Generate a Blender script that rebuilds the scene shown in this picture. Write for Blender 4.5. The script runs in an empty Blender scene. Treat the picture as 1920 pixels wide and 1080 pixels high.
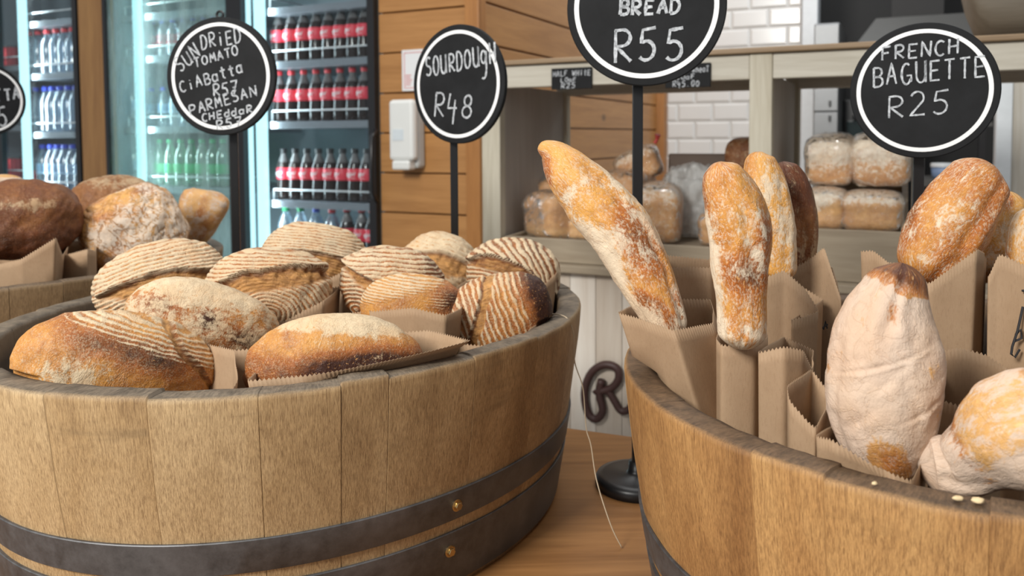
import bpy, math, random
import numpy as np
from mathutils import Vector, Matrix

random.seed(7)
SC = bpy.context.scene
COL = SC.collection
PI = math.pi

# ------------------------------------------------------------------ camera
F_PX, PITCH, ROLL, PPX, PPY = 1506.7, 0.0519, -0.0059, 960.0, 334.5
CAM = Vector((0, 0, 1.234))
Rp = Matrix(((1, 0, 0), (0, math.cos(PITCH), math.sin(PITCH)), (0, -math.sin(PITCH), math.cos(PITCH))))
cr, sr = math.cos(ROLL), math.sin(ROLL)
RIGHT, UP, FWD = Rp @ Vector((cr, 0, sr)), Rp @ Vector((-sr, 0, cr)), Rp @ Vector((0, 1, 0))
cd = bpy.data.cameras.new('camera')
cam = bpy.data.objects.new('camera', cd)
COL.objects.link(cam)
M = Matrix.Identity(4)
for i in range(3):
    M[i][0], M[i][1], M[i][2], M[i][3] = RIGHT[i], UP[i], -FWD[i], CAM[i]
cam.matrix_world = M
cd.sensor_fit = 'HORIZONTAL'
cd.sensor_width = 36.0
cd.lens = 36.0 * F_PX / 1920.0
cd.shift_y = (PPY - 540.0) / 1920.0
cd.clip_start = 0.05
cd.dof.use_dof = True
cd.dof.focus_distance = 0.74
cd.dof.aperture_fstop = 8.0
SC.camera = cam

# ------------------------------------------------------------------ world, lights, exposure
w = bpy.data.worlds.new('shop_daylight')
SC.world = w
w.use_nodes = True
wn = w.node_tree
wn.nodes['Background'].inputs['Color'].default_value = (0.93, 0.97, 1.0, 1)
wn.nodes['Background'].inputs['Strength'].default_value = 0.40
def area(name, loc, target, size, size_y, power, color=(1, 1, 1)):
    l = bpy.data.lights.new(name, 'AREA')
    l.shape = 'RECTANGLE'; l.size = size; l.size_y = size_y; l.energy = power; l.color = color
    o = bpy.data.objects.new(name, l); COL.objects.link(o)
    o.location = loc
    o.rotation_euler = (Vector(target) - Vector(loc)).to_track_quat('-Z', 'Y').to_euler()
    return o
area('shop_window_light', (-1.75, -1.1, 2.75), (0.0, 0.95, 0.95), 0.85, 0.85, 120, (1.0, 0.975, 0.92))
area('ceiling_panel_light', (0.6, 2.2, 3.6), (0.5, 2.6, 1.0), 2.2, 1.4, 40, (1.0, 0.98, 0.95))
area('kitchen_panel_light', (1.6, 4.2, 3.0), (1.0, 5.0, 1.2), 1.2, 0.8, 11, (0.95, 0.98, 1.0))
SC.view_settings.view_transform = 'Standard'
SC.view_settings.look = 'None'
SC.view_settings.gamma = 1.0
SC.view_settings.use_curve_mapping = False
SC.view_settings.exposure = 0.10

# ------------------------------------------------------------------ pixel -> place helpers
def ray(px, py):
    d = RIGHT * ((px - PPX) / F_PX) - UP * ((py - PPY) / F_PX) + FWD
    return d / d.y
def at(px, py, d):                     # the point at distance d ahead
    return CAM + ray(px, py) * d
def at_z(px, py, z):                   # the point on a level plane
    r = ray(px, py)
    return CAM + r * ((z - CAM.z) / r.z)
ANG = math.radians(26)
U = Vector((math.cos(ANG), -math.sin(ANG), 0))      # along the counter
V = Vector((math.sin(ANG), math.cos(ANG), 0))       # away from the counter
def sh(b, px, py):                     # (a, z) in the shop's own axes on the plane b
    r = ray(px, py)
    P = r * (b / r.dot(V))
    return P.dot(U), P.z + CAM.z
def sa(b, px):
    return sh(b, px, 256)[0]
def sz(b, px, py):
    return sh(b, px, py)[1]

# ------------------------------------------------------------------ objects, tags
def tag(o, label=None, cat=None, group=None, kind=None):
    if label: o['label'] = label
    if cat: o['category'] = cat
    if group: o['group'] = group
    if kind: o['kind'] = kind
    return o
def empty(name, loc=(0, 0, 0), rz=0.0, label=None, cat=None, group=None):
    o = bpy.data.objects.new(name, None)
    COL.objects.link(o)
    o.location = loc; o.rotation_euler = (0, 0, rz)
    o.empty_display_size = 0.03
    return tag(o, label, cat, group)
def shop_empty(name, label, cat, a=0, b=0, z=0, group=None):
    return empty(name, U * a + V * b + Vector((0, 0, z)), -ANG, label, cat, group)
def link(name, me, mat, parent=None, smooth=False, bevel=0, solid=0):
    o = bpy.data.objects.new(name, me)
    COL.objects.link(o)
    if mat: me.materials.append(mat)
    if parent: o.parent = parent
    if smooth:
        me.polygons.foreach_set('use_smooth', [True] * len(me.polygons))
    if solid:
        m = o.modifiers.new('thickness', 'SOLIDIFY'); m.thickness = solid; m.offset = 0
    if bevel:
        m = o.modifiers.new('edge', 'BEVEL'); m.width = bevel; m.segments = 2; m.limit_method = 'ANGLE'
    return o
class MB:
    def __init__(s): s.v = []; s.f = []
    def add(s, vs, fs):
        n = len(s.v)
        s.v += [tuple(v) for v in vs]; s.f += [tuple(i + n for i in f) for f in fs]
        return s
    def box(s, lo, hi):
        (x0, y0, z0), (x1, y1, z1) = lo, hi
        return s.add([(x0, y0, z0), (x1, y0, z0), (x1, y1, z0), (x0, y1, z0), (x0, y0, z1), (x1, y0, z1), (x1, y1, z1), (x0, y1, z1)],
                     [(3, 2, 1, 0), (4, 5, 6, 7), (0, 1, 5, 4), (1, 2, 6, 5), (2, 3, 7, 6), (3, 0, 4, 7)])
    def lathe(s, prof, n=32, c=(0, 0, 0), cap=True):
        vs = []
        for r, z in prof:
            for k in range(n):
                a = 2 * PI * k / n
                vs.append((c[0] + r * math.cos(a), c[1] + r * math.sin(a), c[2] + z))
        fs = []
        for i in range(len(prof) - 1):
            for k in range(n):
                k2 = (k + 1) % n
                fs.append((i * n + k, i * n + k2, (i + 1) * n + k2, (i + 1) * n + k))
        if cap:
            fs.append(tuple(reversed(range(n)))); m = (len(prof) - 1) * n
            fs.append(tuple(range(m, m + n)))
        return s.add(vs, fs)
    def tube(s, pts, r, n=8, closed=False):
        pts = [Vector(p) for p in pts]; N = len(pts); vs = []; fs = []
        up = None
        for i, p in enumerate(pts):
            a = pts[(i - 1) % N] if (closed or i > 0) else p
            b = pts[(i + 1) % N] if (closed or i < N - 1) else p
            t = (b - a).normalized()
            if up is None: up = Vector((0, 0, 1)) if abs(t.z) < .9 else Vector((1, 0, 0))
            x = t.cross(up).normalized(); y = x.cross(t).normalized(); up = y
            rr = r[i] if isinstance(r, (list, tuple)) else r
            for k in range(n):
                q = 2 * PI * k / n
                vs.append(p + x * (rr * math.cos(q)) + y * (rr * math.sin(q)))
        for i in range(N if closed else N - 1):
            j = (i + 1) % N
            for k in range(n):
                k2 = (k + 1) % n
                fs.append((i * n + k, i * n + k2, j * n + k2, j * n + k))
        if not closed:
            fs.append(tuple(reversed(range(n)))); fs.append(tuple(range((N - 1) * n, N * n)))
        return s.add(vs, fs)
    def prism(s, poly, z0, z1):
        n = len(poly)
        return s.add([(x, y, z0) for x, y in poly] + [(x, y, z1) for x, y in poly],
                     [tuple(reversed(range(n))), tuple(range(n, 2 * n))] + [(i, (i + 1) % n, n + (i + 1) % n, n + i) for i in range(n)])
    def build(s, name, mat, parent=None, **k):
        me = bpy.data.meshes.new(name)
        me.from_pydata(s.v, [], s.f); me.update()
        return link(name, me, mat, parent, **k)
def grid_mesh(name, P, closed_u=False, closed_v=False, attrs=None):
    """P: nu x nv x 3 points -> quad grid mesh with float / vector point attributes"""
    nu, nv = P.shape[:2]
    idx = np.arange(nu * nv).reshape(nu, nv)
    iu = np.arange(nu if closed_u else nu - 1); iv = np.arange(nv if closed_v else nv - 1)
    A = idx[iu][:, iv]; B = idx[(iu + 1) % nu][:, iv]; C = idx[(iu + 1) % nu][:, (iv + 1) % nv]; D = idx[iu][:, (iv + 1) % nv]
    q = np.stack([A, B, C, D], -1).reshape(-1, 4)
    me = bpy.data.meshes.new(name)
    me.vertices.add(nu * nv); me.vertices.foreach_set('co', P.reshape(-1).astype(np.float32))
    me.loops.add(q.size); me.loops.foreach_set('vertex_index', q.reshape(-1).astype(np.int32))
    me.polygons.add(len(q)); me.polygons.foreach_set('loop_start', np.arange(0, q.size, 4, dtype=np.int32))
    me.update(calc_edges=True); me.validate()
    for k, a in (attrs or {}).items():
        a = np.asarray(a, np.float32)
        if a.ndim == 3:
            t = me.attributes.new(k, 'FLOAT_VECTOR', 'POINT'); t.data.foreach_set('vector', a.reshape(-1))
        else:
            t = me.attributes.new(k, 'FLOAT', 'POINT'); t.data.foreach_set('value', np.broadcast_to(a, (nu, nv)).reshape(-1).copy())
    return me
# value noise in numpy
_tab = np.random.default_rng(3).random(4096)
def vnoise(p, seed=0):
    p = np.asarray(p, float) + 57.3 + seed * 13.7
    i = np.floor(p).astype(np.int64); f = p - i; f = f * f * (3 - 2 * f)
    def h(a, b, c): return _tab[(a * 73856093 ^ b * 19349663 ^ c * 83492791) & 4095]
    x, y, z = i[..., 0], i[..., 1], i[..., 2]
    r = 0
    for a in (0, 1):
        for b in (0, 1):
            for c in (0, 1):
                r = r + h(x + a, y + b, z + c) * (f[..., 0] if a else 1 - f[..., 0]) * (f[..., 1] if b else 1 - f[..., 1]) * (f[..., 2] if c else 1 - f[..., 2])
    return r * 2 - 1
def fbm(p, seed=0, octaves=3):
    r = 0; a = 1
    for o in range(octaves):
        r = r + a * vnoise(np.asarray(p) * 2 ** o, seed + o); a *= .5
    return r
def smooth(x, a, b):
    t = np.clip((x - a) / (b - a), 0, 1); return t * t * (3 - 2 * t)

# ------------------------------------------------------------------ materials
class NT:
    def __init__(s, name):
        s.m = bpy.data.materials.new(name); s.m.use_nodes = True
        s.t = s.m.node_tree; s.p = s.t.nodes['Principled BSDF']; s.out = s.t.nodes['Material Output']
    def n(s, typ, **k):
        x = s.t.nodes.new(typ)
        for a, b in k.items():
            if hasattr(x, a): setattr(x, a, b)
        return x
    def put(s, sock, v):
        if isinstance(v, bpy.types.NodeSocket): s.t.links.new(v, sock)
        elif isinstance(v, (tuple, list)) and len(v) == 3 and sock.type == 'RGBA': sock.default_value = (*v, 1)
        else: sock.default_value = v
    def attr(s, name, fac=True):
        a = s.n('ShaderNodeAttribute'); a.attribute_name = name
        return a.outputs['Fac'] if fac else a.outputs['Vector']
    def obj(s): return s.n('ShaderNodeTexCoord').outputs['Object']
    def mapping(s, v, scale=(1, 1, 1), loc=(0, 0, 0)):
        m = s.n('ShaderNodeMapping'); s.put(m.inputs['Vector'], v); m.inputs['Scale'].default_value = scale; m.inputs['Location'].default_value = loc
        return m.outputs['Vector']
    def noise(s, v, scale, detail=4, rough=.55, dist=0):
        x = s.n('ShaderNodeTexNoise'); s.put(x.inputs['Vector'], v)
        x.inputs['Scale'].default_value = scale; x.inputs['Detail'].default_value = detail; x.inputs['Roughness'].default_value = rough; x.inputs['Distortion'].default_value = dist
        return x.outputs['Fac']
    def math(s, op, a, b=0.0, c=0.0, clamp=False):
        x = s.n('ShaderNodeMath', operation=op, use_clamp=clamp)
        s.put(x.inputs[0], a); s.put(x.inputs[1], b)
        if len(x.inputs) > 2: s.put(x.inputs[2], c)
        return x.outputs[0]
    def mix(s, fac, a, b, blend='MIX'):
        x = s.n('ShaderNodeMix', data_type='RGBA', blend_type=blend)
        s.put(x.inputs['Factor'], fac); s.put(x.inputs['A'], a) if False else s.put(x.inputs[6], a); s.put(x.inputs[7], b)
        return x.outputs[2]
    def ramp(s, fac, stops, interp='LINEAR'):
        x = s.n('ShaderNodeValToRGB'); s.put(x.inputs['Fac'], fac)
        cr_ = x.color_ramp; cr_.interpolation = interp
        while len(cr_.elements) < len(stops): cr_.elements.new(.5)
        for e, (p, c) in zip(cr_.elements, stops):
            e.position = p; e.color = (*c, 1) if not isinstance(c, (int, float)) else (c, c, c, 1)
        return x.outputs['Color']
    def step(s, x, a, b):
        m = s.n('ShaderNodeMapRange', interpolation_type='SMOOTHSTEP')
        s.put(m.inputs['Value'], x); s.put(m.inputs['From Min'], a); s.put(m.inputs['From Max'], b)
        return m.outputs['Result']
    def bump(s, h, strength=.3, dist=.002):
        b = s.n('ShaderNodeBump'); s.put(b.inputs['Height'], h); b.inputs['Strength'].default_value = strength; b.inputs['Distance'].default_value = dist
        s.t.links.new(b.outputs['Normal'], s.p.inputs['Normal'])
    def set(s, color=None, rough=None, metal=None, **k):
        if color is not None: s.put(s.p.inputs['Base Color'], color)
        if rough is not None: s.put(s.p.inputs['Roughness'], rough)
        if metal is not None: s.put(s.p.inputs['Metallic'], metal)
        for a, b in k.items(): s.put(s.p.inputs[a.replace('_', ' ')], b)
        return s
MT = {}
def plain(name, color, rough=.5, metal=0., var=.08, scale=30, **k):
    t = NT(name); n = t.noise(t.obj(), scale)
    c = t.mix(n, tuple(x * (1 - var) for x in color), tuple(min(1, x * (1 + var)) for x in color))
    t.set(c, rough, metal, **k); MT[name] = t.m
    return t.m
def emit(name, color, strength):
    t = NT(name); t.set((0, 0, 0), .5); t.put(t.p.inputs['Emission Color'], color); t.p.inputs['Emission Strength'].default_value = strength
    MT[name] = t.m; return t.m

def stave_mat(name, light, mid, dark, top, inner):
    t = NT(name)
    g = t.attr('grain', False); sv = t.attr('stave'); tp = t.attr('topf'); inn = t.attr('innf')
    gm = t.mapping(g, (1, 1, .045))
    pores = t.noise(t.mapping(g, (1, 1, .016)), 900, 5, .72, .25)
    fine = t.noise(t.mapping(g, (1, 1, .03)), 2000, 3, .6)
    big = t.noise(t.mapping(g, (1, 1, .35)), 14, 5, .65, .6)
    hor = t.noise(t.mapping(g, (.22, 1, 1.5)), 24, 4, .65)
    f = t.math('ADD', t.math('MULTIPLY', big, .80), t.math('MULTIPLY', sv, .22))
    c = t.ramp(f, [(.30, dark), (.48, mid), (.72, light)])
    gmul = t.ramp(pores, [(.36, (.42, .36, .30)), (.50, (.86, .84, .80)), (.62, (1.12, 1.12, 1.10))])
    c = t.mix(.74, c, gmul, 'MULTIPLY')
    fmul = t.ramp(fine, [(.35, (.66, .62, .56)), (.6, (1.15, 1.15, 1.15))])
    c = t.mix(.5, c, fmul, 'MULTIPLY')
    c = t.mix(t.math('MULTIPLY', t.step(hor, .56, .76), .50), c, tuple(x * .42 for x in mid))
    en = t.math('ADD', t.math('MULTIPLY', t.noise(t.mapping(g, (1, .22, 1)), 520, 4, .7), .6), t.math('MULTIPLY', t.noise(g, 42, 5, .65), .5))
    tc = t.ramp(en, [(.36, tuple(x * .35 for x in top)), (.52, top), (.70, tuple(min(1, x * 1.9) for x in top))])
    c = t.mix(tp, c, tc)
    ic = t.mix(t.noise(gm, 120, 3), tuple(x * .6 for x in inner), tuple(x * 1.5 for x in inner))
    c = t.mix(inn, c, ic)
    t.set(c, .62)
    t.bump(t.math('ADD', t.math('MULTIPLY', pores, .9), t.math('MULTIPLY', en, .35)), .40, .0012)
    MT[name] = t.m; return t.m
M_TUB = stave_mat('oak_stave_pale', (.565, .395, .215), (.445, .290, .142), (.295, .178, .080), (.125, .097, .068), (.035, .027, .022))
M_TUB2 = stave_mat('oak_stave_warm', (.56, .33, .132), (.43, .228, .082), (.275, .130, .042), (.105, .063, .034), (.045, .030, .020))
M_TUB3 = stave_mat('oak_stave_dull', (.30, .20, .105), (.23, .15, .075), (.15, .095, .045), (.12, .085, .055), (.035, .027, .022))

def wood(name, light, dark, axis=0, scale=1., rough=.45, knots=True, attr_seed=False, **k):
    t = NT(name); o = t.obj()
    s = [1., 1., 1.]; s[axis] = .08
    big = t.noise(t.mapping(o, tuple(x * scale for x in s)), 16, 4, .6, 1.2)
    fine = t.noise(t.mapping(o, tuple(x * scale for x in s)), 110, 3, .6, .4)
    f = t.math('ADD', t.math('MULTIPLY', big, .75), t.math('MULTIPLY', fine, .3))
    c = t.ramp(f, [(.32, dark), (.66, light)])
    if knots:
        ks = [1., 1., 1.]; ks[axis] = .55
        vo = t.n('ShaderNodeTexVoronoi'); t.put(vo.inputs['Vector'], t.mapping(o, tuple(x * scale for x in ks))); vo.inputs['Scale'].default_value = 5.2
        kd = t.step(vo.outputs['Distance'], .10, .045)
        c = t.mix(t.math('MULTIPLY', kd, .75), c, tuple(x * .3 for x in dark))
    t.set(c, rough, **k); t.bump(fine, .12, .001)
    MT[name] = t.m; return t.m
M_TABLE = wood('table_wood', (.36, .175, .062), (.165, .070, .022), 0, .9, .33)
M_PINE = wood('varnished_pine', (.50, .245, .082), (.34, .150, .043), 0, .8, .42)
M_PINE_SIDE = wood('varnished_pine_side', (.50, .245, .082), (.34, .150, .043), 1, .8, .42)
M_PINE_V = wood('varnished_pine_post', (.44, .195, .055), (.28, .11, .028), 2, .8, .42)
M_WASH = wood('washed_timber', (.60, .565, .485), (.37, .325, .25), 0, .8, .65)
M_WASH_V = wood('washed_timber_upright', (.58, .54, .44), (.36, .31, .22), 2, .8, .65)
M_WASH_PANEL = wood('washed_panel', (.47, .435, .395), (.35, .31, .27), 2, .4, .7)
M_BOARD = wood('shelf_board', (.34, .235, .14), (.20, .13, .07), 0, .9, .6)
M_CRATE = wood('crate_wood', (.42, .345, .25), (.26, .20, .135), 0, .8, .65)
M_WHITEPLANK = wood('whitewashed_plank', (.78, .74, .68), (.58, .50, .42), 2, .7, .6)
def plank_tint():
    n = M_WHITEPLANK.node_tree; P = n.nodes['Principled BSDF']; old = P.inputs['Base Color'].links[0].from_socket
    tc = n.nodes.new('ShaderNodeTexCoord'); sp = n.nodes.new('ShaderNodeSeparateXYZ'); n.links.new(tc.outputs['Object'], sp.inputs[0])
    m = n.nodes.new('ShaderNodeMath'); m.operation = 'DIVIDE'; n.links.new(sp.outputs['X'], m.inputs[0]); m.inputs[1].default_value = .072
    f = n.nodes.new('ShaderNodeMath'); f.operation = 'FLOOR'; n.links.new(m.outputs[0], f.inputs[0])
    wn_ = n.nodes.new('ShaderNodeTexWhiteNoise'); wn_.noise_dimensions = '1D'; n.links.new(f.outputs[0], wn_.inputs['W'])
    mx = n.nodes.new('ShaderNodeMix'); mx.data_type = 'RGBA'; mx.blend_type = 'MULTIPLY'; mx.inputs['Factor'].default_value = 1
    rp = n.nodes.new('ShaderNodeValToRGB'); rp.color_ramp.elements[0].color = (.72, .64, .56, 1); rp.color_ramp.elements[1].color = (1.1, 1.1, 1.1, 1)
    n.links.new(wn_.outputs['Value'], rp.inputs['Fac']); n.links.new(old, mx.inputs[6]); n.links.new(rp.outputs['Color'], mx.inputs[7])
    n.links.new(mx.outputs[2], P.inputs['Base Color'])
plank_tint()
M_TROUGH = wood('old_trough_wood', (.19, .165, .13), (.11, .09, .065), 0, .7, .7)
M_DECK = wood('serving_board_wood', (.50, .26, .09), (.33, .15, .05), 1, .9, .35)

M_BLACK = plain('black_paint', (.012, .012, .013), .38)
M_POLE = plain('black_pole_paint', (.010, .010, .011), .30)
def chalkboard():
    t = NT('chalkboard'); n = t.noise(t.obj(), 14, 5, .65)
    t.set(t.ramp(n, [(.35, (.0080, .0083, .0092)), (.75, (.0165, .0172, .0190))]), .70, Specular_IOR_Level=.22); return t.m
M_CHALK = chalkboard()
M_RING = plain('white_ring_paint', (.86, .86, .86), .5, var=.03)
def chalk_ink():
    t = NT('chalk_ink'); n = t.noise(t.obj(), 260, 4, .7)
    t.set(t.ramp(n, [(.32, (.22, .23, .25)), (.66, (.66, .69, .72))]), .8); return t.m
M_INK = chalk_ink()
def steel_band():
    t = NT('hoop_steel'); o = t.obj(); n = t.noise(o, 60, 6, .7); n2 = t.noise(t.mapping(o, (1, 1, .2)), 9, 4)
    c = t.ramp(t.math('ADD', t.math('MULTIPLY', n, .6), t.math('MULTIPLY', n2, .5)), [(.35, (.048, .048, .050)), (.75, (.175, .175, .182))])
    t.set(c, t.math('ADD', t.math('MULTIPLY', n, .35), .30), .55); t.bump(n, .10, .001); return t.m
M_HOOP = steel_band()
M_BRASS = plain('brass_bolt', (.55, .40, .20), .28, 1.0)
M_STEEL = plain('stainless_steel', (.20, .205, .21), .38, .75)
M_ALU = plain('white_aluminium', (.72, .76, .79), .4)
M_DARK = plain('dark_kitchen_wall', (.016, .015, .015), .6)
M_GREYMETAL = plain('grey_sheet_metal', (.085, .083, .078), .5, .2)
M_FRIDGE_IN = plain('cooler_liner', (.24, .30, .34), .5)
M_FRIDGE_BLACK = plain('cooler_black_frame', (.014, .014, .016), .3)
M_SHELF = plain('cooler_shelf_grey', (.23, .25, .28), .35, .2)
M_WIRE = plain('white_wire', (.80, .82, .84), .35)
M_LED = emit('led_tube', (.50, .88, .95), 1.55)
M_DISP = plain('dispenser_white', (.78, .79, .77), .35, var=.02)
M_DISP_G = plain('dispenser_grey', (.50, .51, .50), .4, var=.03)
M_NOTICE = plain('notice_paper', (.80, .81, .82), .5, var=.02)
M_RED = plain('red_print', (.62, .08, .07), .5)
M_LETTER = plain('rust_brown_letter', (.055, .022, .018), .5)
M_TWINE = plain('jute_twine', (.50, .40, .28), .9)
M_PENINK = plain('pen_ink', (.02, .018, .02), .6)
M_FLOORTILE = plain('floor_tile', (.30, .28, .26), .5)

def paper():
    t = NT('kraft_paper'); o = t.obj()
    n = t.noise(o, 12, 5, .6); fb = t.noise(t.mapping(o, (1, 1, .25)), 700, 3, .6); sp = t.noise(o, 1500, 2, .5)
    c = t.ramp(n, [(.3, (.375, .240, .138)), (.7, (.480, .325, .200))])
    c = t.mix(t.math('MULTIPLY', t.step(fb, .5, .72), .22), c, (.22, .12, .06))
    c = t.mix(t.math('MULTIPLY', t.step(sp, .58, .70), .22), c, (.55, .41, .28))
    t.set(c, .75); t.bump(t.math('ADD', t.math('MULTIPLY', n, 1.2), t.math('MULTIPLY', fb, .25)), .25, .002)
    tr = t.n('ShaderNodeBsdfTranslucent'); t.put(tr.inputs['Color'], (.40, .20, .08))
    mx = t.n('ShaderNodeMixShader'); mx.inputs[0].default_value = .16
    t.t.links.new(t.p.outputs[0], mx.inputs[1]); t.t.links.new(tr.outputs[0], mx.inputs[2]); t.t.links.new(mx.outputs[0], t.out.inputs['Surface'])
    return t.m
M_PAPER = paper()

def crust(name, gold, brown, dark, flour, dustiness=.35, score_a=(.54, .27, .085), score_b=(.20, .070, .020), wrinkle=.3, wdir=.6):
    """bread crust: attributes ring (banneton line phase), rs (how far flour lies in rings), fl (flour), bk (bake, plus shade painted under score lips), sc (score opening), rest (undeformed place)"""
    t = NT(name); o = t.attr('rest', False)
    ring = t.attr('ring'); fl = t.attr('fl'); bk = t.attr('bk'); sc = t.attr('sc'); rs = t.attr('rs')
    n1 = t.noise(o, 26, 5, .62, .5); n2 = t.noise(o, 150, 4, .68); n3 = t.noise(o, 620, 3, .65); n0 = t.noise(o, 60, 6, .72, .8)
    b = t.math('ADD', bk, t.math('MULTIPLY', t.math('SUBTRACT', n1, .5), .85))
    b = t.math('ADD', b, t.math('MULTIPLY', t.math('SUBTRACT', n2, .5), .50))
    b = t.math('ADD', b, t.math('MULTIPLY', t.math('SUBTRACT', n3, .5), .22))
    c = t.ramp(b, [(.05, gold), (.42, brown), (.90, dark)])
    blister = t.step(t.noise(o, 430, 2, .5), .60, .74)
    c = t.mix(t.math('MULTIPLY', blister, .45), c, tuple(min(1, x * 1.35 + .05) for x in gold))
    ph = t.math('ADD', ring, t.math('MULTIPLY', t.math('SUBTRACT', t.noise(o, 50, 4, .6), .5), 1.3))
    wv = t.math('SINE', t.math('MULTIPLY', ph, 2 * PI))
    wv = t.math('ADD', t.math('MULTIPLY', wv, .5), .5)
    brk = t.math('ADD', t.math('MULTIPLY', n2, .70), t.math('MULTIPLY', n3, .50))
    brk = t.math('MULTIPLY', t.math('SUBTRACT', brk, .6), 2.1)
    pat = t.math('ADD', t.math('MULTIPLY', t.math('SUBTRACT', n0, .5), 2.6), .5)
    base = t.math('ADD', t.math('MULTIPLY', wv, rs), t.math('MULTIPLY', pat, t.math('SUBTRACT', 1.0, rs)))
    lines = t.math('ADD', base, brk)
    thr = t.math('SUBTRACT', 1.02, fl)
    m = t.step(t.math('SUBTRACT', lines, thr), -.22, .34)
    m = t.math('MULTIPLY', m, t.step(fl, .02, .22))
    dust = t.math('MULTIPLY', t.step(t.math('ADD', n3, t.math('MULTIPLY', n1, .35)), .64, .84), dustiness)
    dust = t.math('MULTIPLY', dust, t.math('SUBTRACT', 1.0, t.step(bk, .5, .9)))
    m = t.math('MAXIMUM', t.math('MULTIPLY', m, .92), dust)
    m = t.math('MULTIPLY', m, t.math('SUBTRACT', 1.0, t.math('MULTIPLY', sc, .94)))
    wr = t.math('ABSOLUTE', t.math('SUBTRACT', t.noise(t.mapping(o, (1, 1, wdir)), 44, 5, .6, 1.4), .5))
    wr = t.step(wr, .030, .004)
    m = t.math('MULTIPLY', m, t.math('SUBTRACT', 1.0, t.math('MULTIPLY', wr, wrinkle)))
    fc = t.mix(t.noise(o, 110, 4, .7), tuple(x * .70 for x in flour), tuple(min(1, x * 1.16) for x in flour))
    sn = t.noise(t.mapping(o, (.30, 1, 1)), 120, 6, .75, .9)
    scol = t.ramp(t.math('SUBTRACT', sn, t.math('MULTIPLY', t.math('SUBTRACT', bk, .4), .55)), [(.28, score_b), (.56, score_a), (.76, tuple(min(1, x * 1.5) for x in score_a))])
    fc = t.mix(t.math('MULTIPLY', t.step(t.noise(o, 17, 3, .6), .46, .64), .55), fc, (flour[0] * .92, flour[1] * .78, flour[2] * .66))
    c = t.mix(sc, c, scol)
    c = t.mix(m, c, fc)
    t.set(c, t.math('ADD', .48, t.math('MULTIPLY', m, .38)), Specular_IOR_Level=.35)
    h = t.math('ADD', t.math('MULTIPLY', t.math('MULTIPLY', wv, rs), t.math('MULTIPLY', t.step(fl, .05, .4), .6)), t.math('ADD', t.math('MULTIPLY', n2, .8), t.math('MULTIPLY', n3, .4)))
    h = t.math('ADD', h, t.math('MULTIPLY', t.math('MULTIPLY', sn, sc), 2.4))
    h = t.math('SUBTRACT', h, t.math('MULTIPLY', wr, wrinkle * 1.3))
    t.bump(h, .65, .0024)
    MT[name] = t.m; return t.m
M_SOUR = crust('sourdough_crust', (.60, .28, .066), (.34, .105, .022), (.045, .014, .007), (.72, .575, .385), wrinkle=.12)
M_BAG = crust('baguette_crust', (.68, .335, .078), (.42, .125, .022), (.075, .022, .008), (.78, .655, .49), .55, wrinkle=.13)
M_PALE = crust('floury_crust', (.64, .355, .125), (.43, .155, .036), (.085, .026, .010), (.68, .535, .425), .45, wrinkle=.10, wdir=1.7)
M_CRACKED = crust('cracked_crust', (.66, .34, .095), (.40, .135, .030), (.085, .026, .010), (.78, .66, .54), .40, wrinkle=.9)
M_RYE = crust('dark_crust', (.30, .125, .04), (.150, .047, .017), (.040, .013, .007), (.50, .36, .22), .12)
M_TIN = crust('tin_loaf_crust', (.76, .44, .185), (.58, .275, .095), (.24, .085, .028), (.86, .76, .62), .22)

def clear(name, tint, trans, gloss_rough=.08, diffuse=0.0, dcol=(.8, .85, .85), edge=.35):
    """thin clear film or pane: see-through with a glossy surface and, if wanted, a milky coat"""
    t = NT(name)
    tr = t.n('ShaderNodeBsdfTransparent'); t.put(tr.inputs['Color'], tint)
    gl = t.n('ShaderNodeBsdfGlossy'); t.put(gl.inputs['Color'], (1, 1, 1)); gl.inputs['Roughness'].default_value = gloss_rough
    lw = t.n('ShaderNodeLayerWeight'); lw.inputs['Blend'].default_value = edge
    f = t.math('ADD', t.math('MULTIPLY', lw.outputs['Fresnel'], .8), 1 - trans, clamp=True)
    if 'film' in name:
        n = t.noise(t.obj(), 38, 4, .6, 1.5)
        f = t.math('MULTIPLY', f, t.math('ADD', .35, t.math('MULTIPLY', t.step(n, .48, .66), 1.6)), clamp=True)
        b = t.n('ShaderNodeBump'); t.put(b.inputs['Height'], n); b.inputs['Strength'].default_value = .8; b.inputs['Distance'].default_value = .012
        t.t.links.new(b.outputs['Normal'], gl.inputs['Normal'])
    mx = t.n('ShaderNodeMixShader'); t.put(mx.inputs[0], f)
    t.t.links.new(tr.outputs[0], mx.inputs[1]); t.t.links.new(gl.outputs[0], mx.inputs[2])
    res = mx.outputs[0]
    if diffuse:
        df = t.n('ShaderNodeBsdfDiffuse'); t.put(df.inputs['Color'], dcol)
        tl = t.n('ShaderNodeBsdfTranslucent'); t.put(tl.inputs['Color'], dcol)
        m2 = t.n('ShaderNodeMixShader'); m2.inputs[0].default_value = .5
        t.t.links.new(df.outputs[0], m2.inputs[1]); t.t.links.new(tl.outputs[0], m2.inputs[2])
        m3 = t.n('ShaderNodeMixShader')
        n = t.noise(t.mapping(t.obj(), (1, 1, .18)), 9, 5, .65)
        t.put(m3.inputs[0], t.math('MULTIPLY', t.step(n, .25, .75), diffuse * 1.8, clamp=True) if diffuse > .2 else diffuse)
        t.t.links.new(res, m3.inputs[1]); t.t.links.new(m2.outputs[0], m3.inputs[2]); res = m3.outputs[0]
    t.t.links.new(res, t.out.inputs['Surface'])
    MT[name] = t.m; return t.m
M_FILM = clear('bread_bag_film', (.99, .99, .99), .95, .10, .05, (.85, .86, .86), .30)
M_FILM_GREY = clear('crumpled_bag_film', (.95, .96, .96), .9, .2, .5, (.86, .87, .86), .3)
M_PANE = clear('cooler_door_glass', (.93, .96, .97), .985, .02, 0, edge=.12)
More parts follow.
